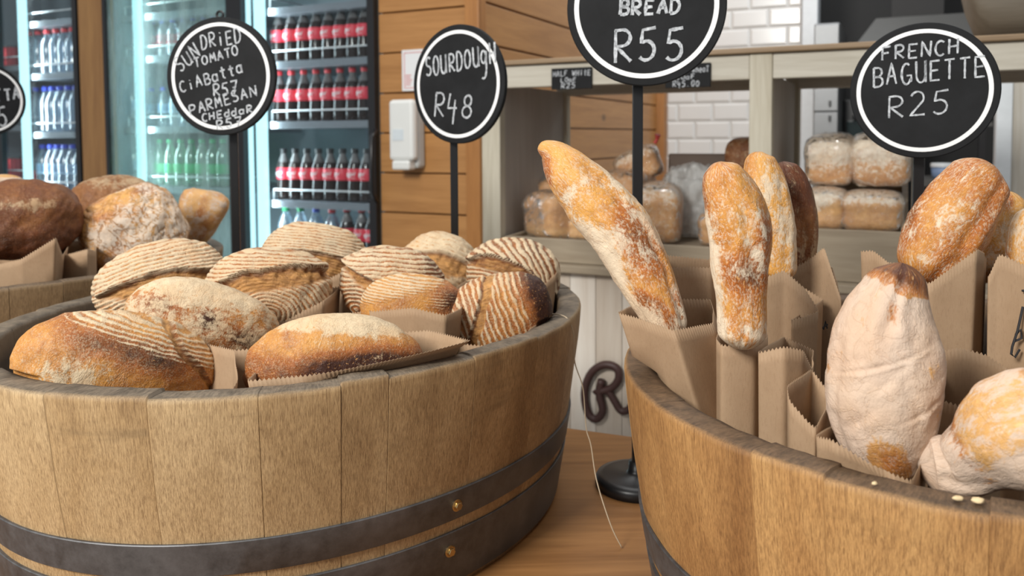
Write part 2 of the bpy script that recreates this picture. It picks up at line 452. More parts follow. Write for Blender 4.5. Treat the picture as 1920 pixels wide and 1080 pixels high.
M_FOG = clear('misted_door_glass', (.88, .98, .97), .97, .05, .22, (.72, .92, .91), .15)
M_PET = clear('clear_bottle', (.80, .90, .97), .90, .18, .14, (.55, .68, .80), .45)
M_PET_GREEN = clear('green_drink', (.55, .88, .66), .85, .1, .18, (.25, .62, .36), .5)
def cola():
    t = NT('cola'); z = t.n('ShaderNodeSeparateXYZ'); t.put(z.inputs[0], t.obj())
    t.set(t.mix(t.step(z.outputs['Z'], .168, .176), (.020, .010, .008), (.16, .15, .15)), .12); return t.m
M_COLA = cola()
M_LABEL_RED = plain('red_label', (.76, .045, .075), .45)
M_CAP_RED = plain('red_cap', (.75, .035, .05), .4)
M_CAP_BLUE = plain('blue_cap', (.03, .06, .52), .4)
M_CAP_GREEN = plain('green_cap', (.02, .36, .13), .4)
M_CAP_BLACK = plain('black_cap', (.02, .02, .022), .4)
M_LABEL_WHITE = plain('white_mark', (.85, .85, .85), .5)
M_LABEL_BLUE = plain('pale_blue_label', (.45, .62, .78), .5)
M_LABEL_GREEN = plain('green_label', (.06, .45, .17), .5)
M_CAN = plain('red_can', (.66, .03, .05), .3, .3)

def tile_mat():
    t = NT('white_wall_tile'); o = t.obj()
    br = t.n('ShaderNodeTexBrick'); t.put(br.inputs['Vector'], t.mapping(o, (1, 1, 1)))
    return t
# ------------------------------------------------------------------ the setting
T_Z = CAM.z - 0.4739                    # table top
B_C, B_W, B_T = 1.968, 2.64, 5.10       # counter front, pine wall, tiled wall
A_CORNER = sa(B_W, 897)
def struct(name, mb, mat, rot=True, **k):
    o = mb.build(name, mat, **k)
    if rot: o.rotation_euler = (0, 0, -ANG)
    o['kind'] = 'structure'
    return o
struct('floor', MB().box((-7, -3, -.02), (7, 10, 0)), M_FLOORTILE)

def plank_boxes(mb, horiz_lo, horiz_hi, zs, put, gap=.005):
    for z0, z1 in zip(zs[:-1], zs[1:]):
        lo, hi = put(horiz_lo, z0 + gap / 2), put(horiz_hi, z1 - gap / 2)
        mb.box(tuple(min(a, b) for a, b in zip(lo, hi)), tuple(max(a, b) for a, b in zip(lo, hi)))
pitch = .1565
z_line = sz(B_W, 790, 96)
zs = [z_line + pitch * k for k in range(-9, 9) if z_line + pitch * k > -.05]
aL = sa(B_W, 713)
mb = MB()
class P2:                                # boxes that have a depth of their own
    pass
for z0, z1 in zip(zs[:-1], zs[1:]):
    mb.box((aL, B_W, z0 + .003), (A_CORNER - .045, B_W + .022, z1 - .003))
mb.box((aL, B_W + .022, zs[0]), (A_CORNER - .045, B_W + .05, zs[-1]))
struct('wall_back', mb, M_PINE, bevel=.003)
mb = MB()
zoff = .02
for z0, z1 in zip(zs[:-1], zs[1:]):
    mb.box((A_CORNER - .022, B_W + .05, z0 + .004 + zoff), (A_CORNER, B_T - .03, z1 - .004 + zoff))
mb.box((A_CORNER - .05, B_W + .05, zs[0]), (A_CORNER - .023, B_T - .03, zs[-1]))
struct('wall_side', mb, M_PINE_SIDE, bevel=.003)
struct('trim_1', MB().box((A_CORNER - .048, B_W - .014, 0), (A_CORNER + .012, B_W + .048, zs[-1])), M_PINE_V, bevel=.004)
struct('trim_2', MB().box((A_CORNER - .03, B_T - .06, 0), (A_CORNER + .05, B_T + .05, zs[-1])), M_PINE_V, bevel=.004)
# tiled wall: bevelled tiles on a grout sheet
aT0, aT1 = A_CORNER + .05, sa(B_T, 1500)
def tile_wall():
    g = MB().box((aT0, B_T + .008, 0), (aT1, B_T + .06, 3.0))
    o = struct('wall_rear', g, plain('tile_grout', (.62, .62, .60), .8))
    mb = MB(); tw, th, e = .222, .113, .012
    z0 = sz(B_T, 1400, 88) - 8 * th
    for r in range(0, 20):
        z = z0 + r * th
        x = aT0 - tw + (.5 * tw if r % 2 else 0) + .07
        while x < aT1:
            xa, xb = max(x + .003, aT0), min(x + tw - .003, aT1)
            if xb - xa > .02:
                za, zb = z + .003, z + th - .003
                y0, y1 = B_T + .008, B_T - .002
                mb.add([(xa, y0, za), (xb, y0, za), (xb, y0, zb), (xa, y0, zb), (xa + e, y1, za + e), (xb - e, y1, za + e), (xb - e, y1, zb - e), (xa + e, y1, zb - e)],
                       [(4, 5, 6, 7), (0, 1, 5, 4), (1, 2, 6, 5), (2, 3, 7, 6), (3, 0, 4, 7)])
            x += tw
    t = mb.build('tile_face', plain('glazed_white_tile', (.80, .80, .79), .16, var=.02), o)
tile_wall()
# the kitchen beyond the counter
aJ = sa(B_T - .1, 1501)
struct('trim_3', MB().box((aJ, B_T - .1, 0), (aJ + .085, B_T + .06, 3.0)), M_ALU, bevel=.004)
B_K = 6.1
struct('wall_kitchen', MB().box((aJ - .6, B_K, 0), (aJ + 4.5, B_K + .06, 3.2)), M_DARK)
b_r = 3.2
a_r = sa(b_r, 1889)
struct('wall_right', MB().box((a_r, b_r, 0), (a_r + 1.2, b_r + .05, sz(b_r, 1900, 60))), wood('stained_white_panel', (.62, .60, .55), (.44, .38, .29), 2, .5, .5, False))
struct('trim_4', MB().box((a_r - .035, b_r - .012, 0), (a_r + .012, b_r + .06, sz(b_r, 1900, 60))), M_ALU, bevel=.003)

# wooden post between the two coolers
b_p = B_W - .02
o = MB().box((sa(b_p, 153), b_p, 0), (sa(b_p, 199), b_p + .12, 2.8)).build('trim_5', wood('dark_pine_post', (.42, .22, .075), (.26, .12, .04), 2, .8, .5), bevel=.005)
o.rotation_euler = (0, 0, -ANG); o['kind'] = 'structure'

# ------------------------------------------------------------------ table
def table():
    t = empty('display_table', (0, 0, 0), 0, 'broad orange brown wooden table carrying the barrel tubs and sign stands', 'table')
    p1, p2 = at_z(1056, 800, T_Z), at_z(1182, 817, T_Z)
    e = (p2 - p1).normalized()
    pts = []
    def P(s, off): return p1 + e * s + Vector((-e.y, e.x, 0)) * off
    for s, off in ((-1.62, .06), (-.3, 0), (1.15, 0)): pts.append(P(s, off))
    q = [(v.x, v.y) for v in pts]
    poly = list(reversed(q + [(1.25, .62), (1.2, .33), (.3, .27), (-.5, .44), (-1.75, 1.15)]))
    # round the corners a little
    rp = []
    n = len(poly)
    for i in range(n):
        a, b, c = Vector(poly[i - 1]), Vector(poly[i]), Vector(poly[(i + 1) % n])
        r = min(.12, (a - b).length * .4, (c - b).length * .4)
        s, f = b + (a - b).normalized() * r, b + (c - b).normalized() * r
        for k in range(7):
            u = k / 6; rp.append(tuple(s.lerp(b, u).lerp(b.lerp(f, u), u)))
    MB().prism(rp, T_Z - .055, T_Z).build('table_top', M_TABLE, t, bevel=.004)
    for x, y in ((-1.3, 1.35), (-1.1, 1.1), (.85, .5), (.75, .95)):
        MB().box((x - .045, y - .045, 0), (x + .045, y + .045, T_Z - .055)).build('leg', M_TABLE, t, bevel=.004)
table()

# ------------------------------------------------------------------ barrel tubs
def tub(label, cx, cy, R, E, h, mat, seams, n_extra, bolts=(), dzh=.138, drb=.036, two=True):
    root = empty('barrel_tub', (cx, cy, T_Z), 0, label, 'barrel tub', None)
    def rr(th): return 1 + E[0] * np.cos(2 * th) + E[1] * np.sin(2 * th)
    def r_out(z): return R - drb * (1 - z / h) ** 1.25
    # seams at the photo's places, the rest shared out
    rng = random.Random(int(abs(cx) * 1000))
    th = sorted(t % (2 * PI) for t in seams)
    full = []
    for i, a in enumerate(th):
        b = th[(i + 1) % len(th)] + (2 * PI if i == len(th) - 1 else 0)
        k = max(1, round((b - a) / .29))
        full += [a + (b - a) * j / k + (rng.uniform(-.03, .03) if j else 0) for j in range(k)]
    angs, sv, gr, dtop, seamv = [], [], [], [], []
    for i, a in enumerate(full):
        b = full[i + 1] if i + 1 < len(full) else full[0] + 2 * PI
        g = .0011; v = rng.random(); off = rng.uniform(-.0003, .0003); dt = rng.uniform(-.0022, .0012)
        angs += [a, a + g, a + 2 * g] + list(np.linspace(a + 6 * g, b - 6 * g, 7)) + [b - 2 * g, b - g]
        sv += [v] * 12; gr += [-.0016] + [off] * 11; dtop += [dt - .0015] + [dt] * 11
    angs, sv, gr, dtop = map(np.array, (angs, sv, gr, dtop))
    th_ = .030
    prof = [(r_out(z), z, 0, 0) for z in np.linspace(0, h - .006, 14)]
    prof += [(r_out(h) - .0006, h - .0022, .15, 0), (r_out(h) - .0024, h - .0004, .7, 0), (r_out(h) - .0042, h, 1, 0), (r_out(h) - .012, h + .0004, 1, 0), (r_out(h) - .022, h + .0002, 1, 0),
             (r_out(h) - th_ + .002, h - .001, 1, .2), (r_out(h) - th_, h - .005, .6, .6)]
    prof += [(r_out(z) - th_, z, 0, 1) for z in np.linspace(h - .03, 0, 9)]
    nu, nv = len(angs), len(prof)
    P = np.zeros((nu, nv, 3)); tf = np.zeros((nu, nv)); inf = np.zeros((nu, nv)); G = np.zeros((nu, nv, 3))
    k = rr(angs)
    for j, (r, z, tp, inn) in enumerate(prof):
        wob = vnoise(np.stack([np.cos(angs) * 9, np.sin(angs) * 9, np.full(nu, z * 20)], -1), 2) * .0007
        rad = r * k + gr * (1 if inn < .5 else 0) + wob
        P[:, j, 0] = rad * np.cos(angs); P[:, j, 1] = rad * np.sin(angs)
        P[:, j, 2] = z + (dtop * (z / h) if j >= 12 and j < 22 else 0) + (vnoise(np.stack([angs * 60, angs * 0, np.full(nu, j)], -1), 5) * .0008 if 13 <= j < 21 else 0)
        tf[:, j] = tp; inf[:, j] = inn
        G[:, j, 0] = angs * R + sv * 7; G[:, j, 1] = (R - r); G[:, j, 2] = z + sv * 3
    me = grid_mesh('stave_wall', P, True, True, dict(stave=np.repeat(sv[:, None], nv, 1), topf=tf, innf=inf, grain=G))
    link('stave_wall', me, mat, root, smooth=True)
    # floor board
    aa = np.linspace(0, 2 * PI, 72, endpoint=False)
    poly = [((R - drb - th_ + .004) * (1 + E[0] * math.cos(2 * a) + E[1] * math.sin(2 * a)) * math.cos(a), (R - drb - th_ + .004) * (1 + E[0] * math.cos(2 * a) + E[1] * math.sin(2 * a)) * math.sin(a)) for a in aa]
    MB().prism(poly, .006, .022).build('tub_floor', mat, root)
    # hoops
    hoops = []
    for z1, z0 in ((h - dzh, h - dzh - .033), (h - dzh - .046, .006)):
        a = np.linspace(0, 2 * PI, 160, endpoint=False); kk = rr(a)
        rows = []
        for (dz, dr) in ((z0, 0), (z0, .0022), (z0 + .0008, .003), (z1 - .0008, .003), (z1, .0022), (z1, 0)):
            rad = (r_out(dz) + dr) * kk
            rows.append(np.stack([rad * np.cos(a), rad * np.sin(a), np.full_like(a, dz)], -1))
        me = grid_mesh('hoop', np.stack(rows, 1), True, True)
        hp = link('hoop', me, M_HOOP, root, smooth=False)
        hp.data.polygons.foreach_set('use_smooth', [True] * len(hp.data.polygons))
        m = hp.modifiers.new('edge', 'EDGE_SPLIT'); m.split_angle = math.radians(40)
        hoops.append((hp, z0, z1))
    for (px, py, hi) in bolts:
        hp, z0, z1 = hoops[hi]
        # where the sight line meets the hoop
        best = None
        for d in np.linspace(.4, 1.1, 1400):
            p = at(px, py, d) - Vector((cx, cy, T_Z))
            t_ = math.atan2(p.y, p.x); rad = (r_out(max(0, min(h, p.z))) + .003) * float(rr(np.array(t_)))
            if math.hypot(p.x, p.y) < rad: best = p; break
        n = Vector((best.x, best.y, 0)).normalized()
        mb = MB()
        tmp = MB().lathe([(.0062, 0), (.0062, .0012), (.0050, .0016)], 20).lathe([(.0043, .0014), (.0043, .0048), (.0036, .0054)], 6)
        Rm = n.to_track_quat('Z', 'Y').to_matrix()
        mb.add([Rm @ Vector(v) + best for v in tmp.v], tmp.f)
        b = mb.build('bolt', M_BRASS, hp); b['label'] = 'brass hexagon bolt'
    return root
C1, R1, E1, H1 = (-.2682, 1.0464), .36, (-.0072, .0745), .2513
C2, R2, E2, H2 = (.4757, .7831), .3574, (.0233, .0413), .2472
def seam_angles(c, pix, zrim):
    out = []
    for px, py in pix:
        p = at_z(px, py, zrim); out.append(math.atan2(p.y - c[1], p.x - c[0]))
    return out
tub('wide pale oak half-barrel tub filled with floury sourdough loaves', *C1, R1, E1, H1, M_TUB,
    seam_angles(C1, [(262, 753), (480, 742), (640, 720), (722, 697), (887, 667), (1007, 630)], T_Z + H1), 0, bolts=((856, 947, 0), (843, 1033, 1)))
tub('warm brown oak half-barrel tub filled with bagged baguettes', *C2, R2, E2, H2, M_TUB2,
    seam_angles(C2, [(1404, 846), (1539, 893), (1857, 956)], T_Z + H2), 0)
C3, R3, E3, H3 = (-.97, 1.52), .39, (0, .02), .2513
tub('dull brown oak half-barrel tub behind the sourdough tub, holding large rustic loaves', *C3, R3, E3, H3, M_TUB3,
    seam_angles(C3, [(18, 545), (128, 532)], T_Z + H3), 0)

TUBS = {1: (C1, R1, E1, H1), 2: (C2, R2, E2, H2), 3: (C3, R3, E3, H3)}
def inside_tub(P, k, gap=.0015, over=1.6):
    """press world points against the inner wall of tub k where they would cut through it"""
    C, R_, E_, h = TUBS[k]
    x, y, z = P[..., 0] - C[0], P[..., 1] - C[1], P[..., 2] - T_Z
    th = np.arctan2(y, x); r = np.hypot(x, y)
    lim = R_ - .036 * np.clip(1 - z / h, 0, 1) ** 1.25 - .030 - gap
    lim = lim * (1 + E_[0] * np.cos(2 * th) + E_[1] * np.sin(2 * th)) + np.clip(z - h, 0, None) * over
    f = np.minimum(1, lim / np.maximum(r, 1e-6))
    Q = P.copy(); Q[..., 0] = C[0] + x * f; Q[..., 1] = C[1] + y * f
    Q[..., 2] = np.maximum(Q[..., 2], T_Z + .0235)
    return Q
# ------------------------------------------------------------------ bread
def frame_at(px, d, tilt=0, lean=0, yaw=0):
    az = math.atan2((px - PPX) / F_PX, 1)
    return (Matrix.Rotation(-az + math.radians(yaw), 3, 'Z') @ Matrix.Rotation(math.radians(lean), 3, 'X') @ Matrix.Rotation(math.radians(-tilt), 3, 'Y'))
def loaf(name, label, cat, px, py, d, L, H, tilt=0, tubk=None, thick=.8, lean=0, yaw=0, mat=None, seed=0, sup=2.3, group=None,
         ring=(0, -3, 1, 1, 12), ring_low=None, rs=1., fl=None, bk=None, score=None, bumpy=.03, taper=0, extra=None, flat=.25, crack=0, nu=230, nv=170):
    """a loaf about an ellipsoid L x H half pixels at distance d; s runs along it, t up it, both -1..1; y<0 faces the camera side"""
    a, c = L * d / F_PX, H * d / F_PX
    b = thick * c
    u = np.linspace(0.004, PI - .004, nu)[:, None]; v = np.linspace(0, 2 * PI, nv, endpoint=False)[None, :]
    X = -np.cos(u) + 0 * v; Y = np.sin(u) * np.sin(v); Z = np.sin(u) * np.cos(v)
    e = 2.0 / sup
    sx = np.sign(X) * np.abs(X) ** e; sy = np.sign(Y) * np.abs(Y) ** e; sz_ = np.sign(Z) * np.abs(Z) ** e
    nrm = (np.abs(X) ** sup + np.abs(Y) ** sup + np.abs(Z) ** sup) ** (1 / sup)
    s, y, t = X / nrm, Y / nrm, Z / nrm
    t = np.where(t < 0, t * (1 - flat * 0), t)
    rest = np.stack([s * a, y * b, t * c], -1)
    wid = 1 - taper * s
    disp = bumpy * fbm(rest * 26, seed, 3) + .012 * fbm(rest * 90, seed + 9, 2)
    sc = np.zeros_like(s); up = np.ones_like(s)
    if score:
        t0, kq, m, w0, lift, dep, send = score
        S = s + .03 * vnoise(rest * 60, seed + 4); Tt = t + .035 * fbm(rest * 45, seed + 5, 2)
        te = t0 + m * S + kq * S ** 2
        wd = w0 * np.clip(1 - (S / send) ** 2, 0, 1)
        front = smooth(-y, -.45, -.1)
        dl = Tt - te
        inside = smooth(wd, .015, .08) * front
        up = smooth(dl, -.03, .03)
        band = smooth(-dl, -.015, .03) * smooth(dl + wd, -.05, .05) * inside
        sc = band
        lip = smooth(dl, -.10, -.005) * smooth(-dl, -.06, -.0) * inside
        disp = disp + lift * np.exp(-np.clip(dl, 0, None) / .16) * up * inside - dep * band * (.7 + .5 * vnoise(rest * 140, seed + 7))
    Rr = ring
    def rg(Q): return np.sqrt(((s - Q[0]) * Q[2]) ** 2 + ((t - Q[1]) * Q[3]) ** 2) * Q[4]
    rd = rg(ring)
    if ring_low is not None and score: rd = np.where(up > .5, rd, rg(ring_low))
    FL = fl(s, t, y) if fl else np.zeros_like(s)
    FL = np.broadcast_to(FL, s.shape)
    BK = bk(s, t, y) if bk else np.full_like(s, .35)
    if score: BK = BK + .45 * lip  # burnt ear edge, with the shade line beneath it painted into the colour
    RS = rs(s, t, y) if callable(rs) else np.full_like(s, rs)
    disp = disp + np.where(sc > .3, 0, 1) * smooth(FL, .1, .4) * .006 * np.sin(rd * 2 * PI) * RS
    if crack:
        cn = np.abs(fbm(rest * 34, seed + 21, 2)); disp = disp - crack * np.exp(-(cn / .05) ** 2)
    k = 1 + disp
    P = np.stack([s * a * k, y * b * k * wid, t * c * k * wid], -1)
    if extra is not None: P = extra(P, s, t, y, a, b, c)
    if tubk:
        Rm = np.array(frame_at(px, d, tilt, lean, yaw)); o0 = np.array(at(px, py, d))
        P = (inside_tub(P @ Rm.T + o0, tubk) - o0) @ Rm
    me = grid_mesh(name, P, False, True, dict(ring=rd, fl=FL, bk=np.broadcast_to(BK, s.shape), sc=sc, rs=np.broadcast_to(RS, s.shape), rest=rest + seed * .37))
    o = link(name, me, mat or M_SOUR, None, smooth=True)
    o.matrix_world = Matrix.Translation(at(px, py, d)) @ frame_at(px, d, tilt, lean, yaw).to_4x4()
    tag(o, label, cat, group)
    return o
def G(x, c, wd): return np.exp(-((x - c) / wd) ** 2)
GS = 'sourdough loaves heaped in the pale tub'
def sour(label, *a, **k): return loaf('sourdough_loaf', label, 'bread', *a, group=GS, tubk=1, **k)
# front left: golden crust, floury stripes over its right shoulder
sour('golden sourdough loaf resting on the front rim, floury stripes down its right shoulder', 222, 688, .80, 180, 104, tilt=-10, thick=.75, seed=1, sup=2.15,
     ring=(-2.2, -3.0, 1.1, 1.5, 9.5), rs=lambda s, t, y: .75 * smooth(t + .5 * s, .1, .4), fl=lambda s, t, y: .56 * smooth(t + .50 * s, .50, .66) + .85 * G(s, -.40, .38) * smooth(-t, -.46, -.05) + .30 * G(s, -.2, .5) * G(t, .95, .12),
     bk=lambda s, t, y: .16 + .52 * G(t, .50 - .42 * s, .24) * G(s, .0, .62) + .30 * G(s, .5, .3) * G(t, .25, .3) + .15 * smooth(-t, .2, .6), taper=.10,
     score=(1.75, -.4, -1.75, .20, .03, .05, 1.3))
sour('dusty brown sourdough loaf with scorched patches, just behind the front left loaf', 382, 606, .90, 142, 80, tilt=-17, thick=.75, seed=2, sup=2.15,
     ring=(0, -1.5, .8, 1, 9), rs=.1, fl=lambda s, t, y: .64 + .42 * smooth(t - .1 * s, .42, .85) + .20 * G(s, -.45, .3) * smooth(-t, .0, .5),
     bk=lambda s, t, y: .26 + .62 * G(t, .30, .20) * G(s, -.62, .26) + .80 * G(t, .22, .24) * G(s, .02, .16) + .75 * G(t, -.05, .25) * G(s, .52, .26), taper=.05)
sour('ringed pale sourdough loaf at the back left of the tub, beside the ciabatta sign pole', 306, 536, 1.04, 119, 86, tilt=10, thick=.75, seed=3, sup=2.2,
     ring=(.15, -.55, .62, 1.0, 13), ring_low=(-.3, -.9, .9, 1, 12), fl=lambda s, t, y: .98 + 0 * s, bk=lambda s, t, y: .36 + .1 * G(t, -.3, .4),
     score=(.42, -.42, -.05, .44, .12, .09, .95))
sour('sourdough loaf with a round floury whorl below a wide open score', 508, 546, 1.0, 115, 82, tilt=-8, thick=.8, seed=4, sup=2.2,
     ring=(.0, -.55, .62, 1.0, 13), ring_low=(-.02, -.42, 1.05, 1.0, 12), fl=lambda s, t, y: .92 + 0 * s, bk=lambda s, t, y: .42 + .15 * G(t, -.5, .3),
     score=(.64, -.40, .28, .48, .13, .09, 1.06))
sour('large pale sourdough loaf at the very back, its ringed cap over a brown score', 590, 489, 1.19, 99, 72, tilt=-9, thick=.75, seed=5, sup=2.2,
     ring=(-.1, -.6, .6, 1.0, 14), fl=lambda s, t, y: .98 + 0 * s, bk=lambda s, t, y: .4 + 0 * s,
     score=(.32, -.45, -.05, .62, .13, .08, 1.0))
sour('striped sourdough loaf with a torn golden crack on its left end', 737, 536, 1.05, 99, 75, tilt=-10, thick=.8, seed=6, sup=2.3,
     ring=(.6, -2.0, .9, 1.2, 8.5), ring_low=(-.6, -.6, 1, 1, 10), fl=lambda s, t, y: .62 * smooth(-s, -1.0, -.1) * smooth(t + .2, -.5, .4) + .30, bk=lambda s, t, y: .50 + .25 * G(s, .75, .3),
     score=(-.02, -.15, -.60, .42, .13, .09, 1.15))
sour('small brown sourdough loaf with a dark right end, in front of the striped cracked loaf', 776, 576, .97, 98, 64, tilt=-4, thick=.75, seed=7, sup=2.15,
     ring=(-1.5, -2.2, .6, 1.4, 9.0), rs=.75, fl=lambda s, t, y: .70 * smooth(t - .45 * s, .38, .72) + .40 * G(s, .45, .28) * G(t, .35, .25), bk=lambda s, t, y: .16 + .75 * G(s, .72, .32) * G(t, .30, .45) + .25 * smooth(-t, .0, .6))
sour('pale smooth sourdough loaf at the back, below the sourdough sign', 826, 503, 1.24, 73, 68, tilt=-18, thick=.8, seed=8, sup=2.2,
     ring=(-.1, -.8, .6, 1.0, 9), rs=.6, fl=lambda s, t, y: 1.02 + 0 * s, bk=lambda s, t, y: .28 + 0 * s,
     score=(.52, -.38, .02, .56, .11, .07, 1.05))
sour('sourdough loaf at the front centre, white floury top over a dark scorched side', 632, 690, .80, 168, 104, tilt=-3, thick=.75, seed=9, sup=2.1,
     ring=(0, -2.2, .5, 1, 3.5), rs=.1, fl=lambda s, t, y: 1.25 * smooth(t + .06 * s + .10 * s * s, .68, .86) + .30 * G(t, .62, .14) + .34 * G(t, .30, .10) * G(s, .35, .4),
     bk=lambda s, t, y: .18 + .98 * smooth(-t, -.74 + .25 * np.abs(s - .3), -.22) * G(s, .34, .62) + .38 * smooth(-t, -.55, -.05))
sour('reddish striped sourdough loaf leaning on the right rim, its right end scorched dark', 934, 590, .98, 106, 76, tilt=16, thick=.8, seed=10, sup=2.3,
     ring=(3.2, 1.6, 1.7, .55, 5.6), rs=.85, fl=lambda s, t, y: .46 * smooth(-s, -.66, -.35) + .34 * G(s, .25, .5) * smooth(t, .45, .9), bk=lambda s, t, y: .40 + .62 * smooth(s, .42, .8),
     score=(1.15, .2, 2.6, .46, .06, .06, 1.1))
sour('sourdough loaf with bold floury arcs, at the right back of the tub', 962, 514, 1.14, 87, 68, tilt=-2, thick=.85, seed=11, sup=2.3,
     ring=(-1.0, -.5, .85, .65, 9.5), ring_low=(-.7, -.6, 1, 1, 8.5), fl=lambda s, t, y: .76 + 0 * s, bk=lambda s, t, y: .60 + .1 * s,
     score=(.45, -.62, -.52, .44, .12, .07, 1.05))

GR = 'large rustic loaves in the rear tub'
def rustic(label, *a, **k): return loaf('rustic_loaf', label, 'bread', *a, group=GR, **k)
rustic('dark brown round loaf at the left edge of the rear tub, pale flour on top', 44, 412, 1.38, 100, 76, thick=.9, mat=M_RYE, seed=20, bumpy=.05,
       ring=(0, -5, .3, 1, 2), rs=0., fl=lambda s, t, y: .62 * G(t, .42, .16) * G(s, .1, .6) * (y < 0), bk=lambda s, t, y: .32 + .3 * smooth(-t, 0, .5))
rustic('brown dusty loaf standing behind the white cracked loaf', 226, 394, 1.70, 84, 66, tilt=-10, thick=.8, mat=M_RYE, seed=21, bumpy=.06,
       rs=0., fl=lambda s, t, y: .55 * smooth(t, .3, .8) + .12, ring=(0, -4, .3, 1, 2), bk=lambda s, t, y: .12 + .45 * smooth(-t, -.1, .4))
rustic('white floury loaf with cracked golden crust on the rear tub\'s near rim', 252, 438, 1.49, 90, 84, tilt=20, thick=.75, mat=M_CRACKED, seed=22, bumpy=.06, sup=2.9, crack=.03,
       fl=lambda s, t, y: 1.0 - .9 * G(s, -.2, .5) * smooth(t, .35, .8) - .9 * smooth(-s, .50, .85) - .6 * G(s, .85, .2) * smooth(-t, -.3, .4) + .4 * fbm(np.stack([s * 2.2, t * 2.2, y * 2.2], -1), 3, 2), rs=0., bk=lambda s, t, y: .14 + .25 * fbm(np.stack([s * 2, t * 2, y * 2], -1), 5, 2))
rustic('golden ragged loaf end poking up beside the ciabatta sign pole', 374, 410, 1.66, 56, 38, tilt=74, thick=.8, mat=M_PALE, seed=23, bumpy=.07, sup=3.4, taper=-.38,
       rs=0., fl=lambda s, t, y: .38 + .5 * fbm(np.stack([s * 3, t * 3, y * 3], -1), 4, 2), ring=(0, -4, .3, 1, 2), bk=lambda s, t, y: .10 + .3 * fbm(np.stack([s * 2, t * 2, y * 2], -1), 8, 2))
rustic('pale loaf top at the far left, showing above the dark round loaf', 4, 352, 1.64, 40, 26, thick=.9, mat=M_PALE, seed=24,
       fl=lambda s, t, y: .6 + 0 * s, ring=(0, -4, .3, 1, 2), bk=lambda s, t, y: .1 + 0 * s)

# ---- long loaves along a bent axis
def catmull(pts, n):
    p = np.array([pts[0]] + list(pts) + [pts[-1]], float); out = []
    m = len(pts) - 1
    for q in np.linspace(0, m, n):
        i = min(int(q), m - 1); f = q - i
        a, b, c, d = p[i], p[i + 1], p[i + 2], p[i + 3]
        out.append(.5 * (2 * b + (c - a) * f + (2 * a - 5 * b + 4 * c - d) * f * f + (3 * b - a - 3 * c + d) * f ** 3))
    return np.array(out)
def baguette(label, pts, mat=None, seed=0, fl=None, bk=None, bumpy=.05, creases=(), group='baguettes in the warm brown tub', twist=0, name='baguette', crack=.0, n=170, m=84, flatten=.9, rings=4):
    """pts: (px, py, distance, half width in px) from the low end to the tip"""
    C3_ = [tuple(at(px, py, d)) + (r * d / F_PX,) for px, py, d, r in pts]
    cur = catmull(C3_, n)
    cen, rad = cur[:, :3], np.clip(cur[:, 3], .001, None)
    tan = np.gradient(cen, axis=0); tan /= np.linalg.norm(tan, axis=1)[:, None]
    toc = np.array(CAM) - cen; toc -= (toc * tan).sum(1)[:, None] * tan; toc /= np.linalg.norm(toc, axis=1)[:, None]
    rt = np.cross(tan, toc) * -1
    rt = np.cross(toc, tan) * -1 if (rt[:, 0].mean() < 0) else rt
    if rt[:, 0].mean() < 0: rt = -rt
    ln = np.concatenate([[0], np.cumsum(np.linalg.norm(np.diff(cen, axis=0), axis=1))])
    v = ln / ln[-1]
    cap = np.sqrt(np.clip(1 - np.clip(1 - ln / (rad[0] * .9), 0, 1) ** 2, 0, 1)) * np.sqrt(np.clip(1 - np.clip(1 - (ln[-1] - ln) / (rad[-1] * .9), 0, 1) ** 2, 0, 1))
    A = np.linspace(-PI, PI, m, endpoint=False)[None, :]; Vv = v[:, None] + 0 * A; A = A + 0 * Vv
    R0 = rad.mean()
    rest = np.stack([np.cos(A) * R0, np.sin(A) * R0, ln[:, None] + 0 * A], -1)
    At = A + twist * (Vv - .5)
    disp = bumpy * fbm(rest * np.array([26, 26, 18]), seed, 3) + .02 * fbm(rest * 110, seed + 5, 2)
    sc = np.zeros_like(A)
    for (a0, v0, v1, slope, wd, dep) in creases:
        da = (A - a0 - slope * (Vv - v0) + .15 * vnoise(rest * 60, seed + 3) + PI) % (2 * PI) - PI
        msk = smooth(Vv, v0 - .03, v0 + .05) * smooth(-Vv, -v1 - .03, -v1 + .05)
        disp = disp - dep * np.exp(-(da / wd) ** 2) * msk + dep * .6 * np.exp(-((da - 1.9 * wd) / wd) ** 2) * msk
    if crack:
        cn = np.abs(fbm(rest * np.array([60, 60, 22]), seed + 21, 2)); disp = disp - crack * np.exp(-(cn / .05) ** 2)
    k = (rad * cap)[:, None] * (1 + disp)
    P = cen[:, None, :] + rt[:, None, :] * (np.sin(A) * k)[..., None] + toc[:, None, :] * (np.cos(A) * k * flatten)[..., None]
    st = np.stack([rest[..., 0], rest[..., 1], rest[..., 2] * .55], -1)
    if 'knotted' not in label: P = inside_tub(P, 2)
    FL = np.broadcast_to(fl(A, Vv, rest), A.shape) if fl else np.full_like(A, .3)
    BK = np.broadcast_to(bk(A, Vv, rest), A.shape) if bk else np.full_like(A, .3)
    org = cen.mean(0)
    me = grid_mesh(name, P - org, False, True, dict(ring=np.cos(A) * 1.5 + Vv * rings, fl=FL, bk=BK, sc=sc, rs=0 * A, rest=st + seed * .37))
    o = link(name, me, mat or M_BAG, None, smooth=True)
    o.location = org
    return tag(o, label, 'bread', group)
def patch(rest, f, seed, lo=.0, hi=.5): return smooth(fbm(rest * np.array([f, f, f * .6]), seed, 3), lo, hi)
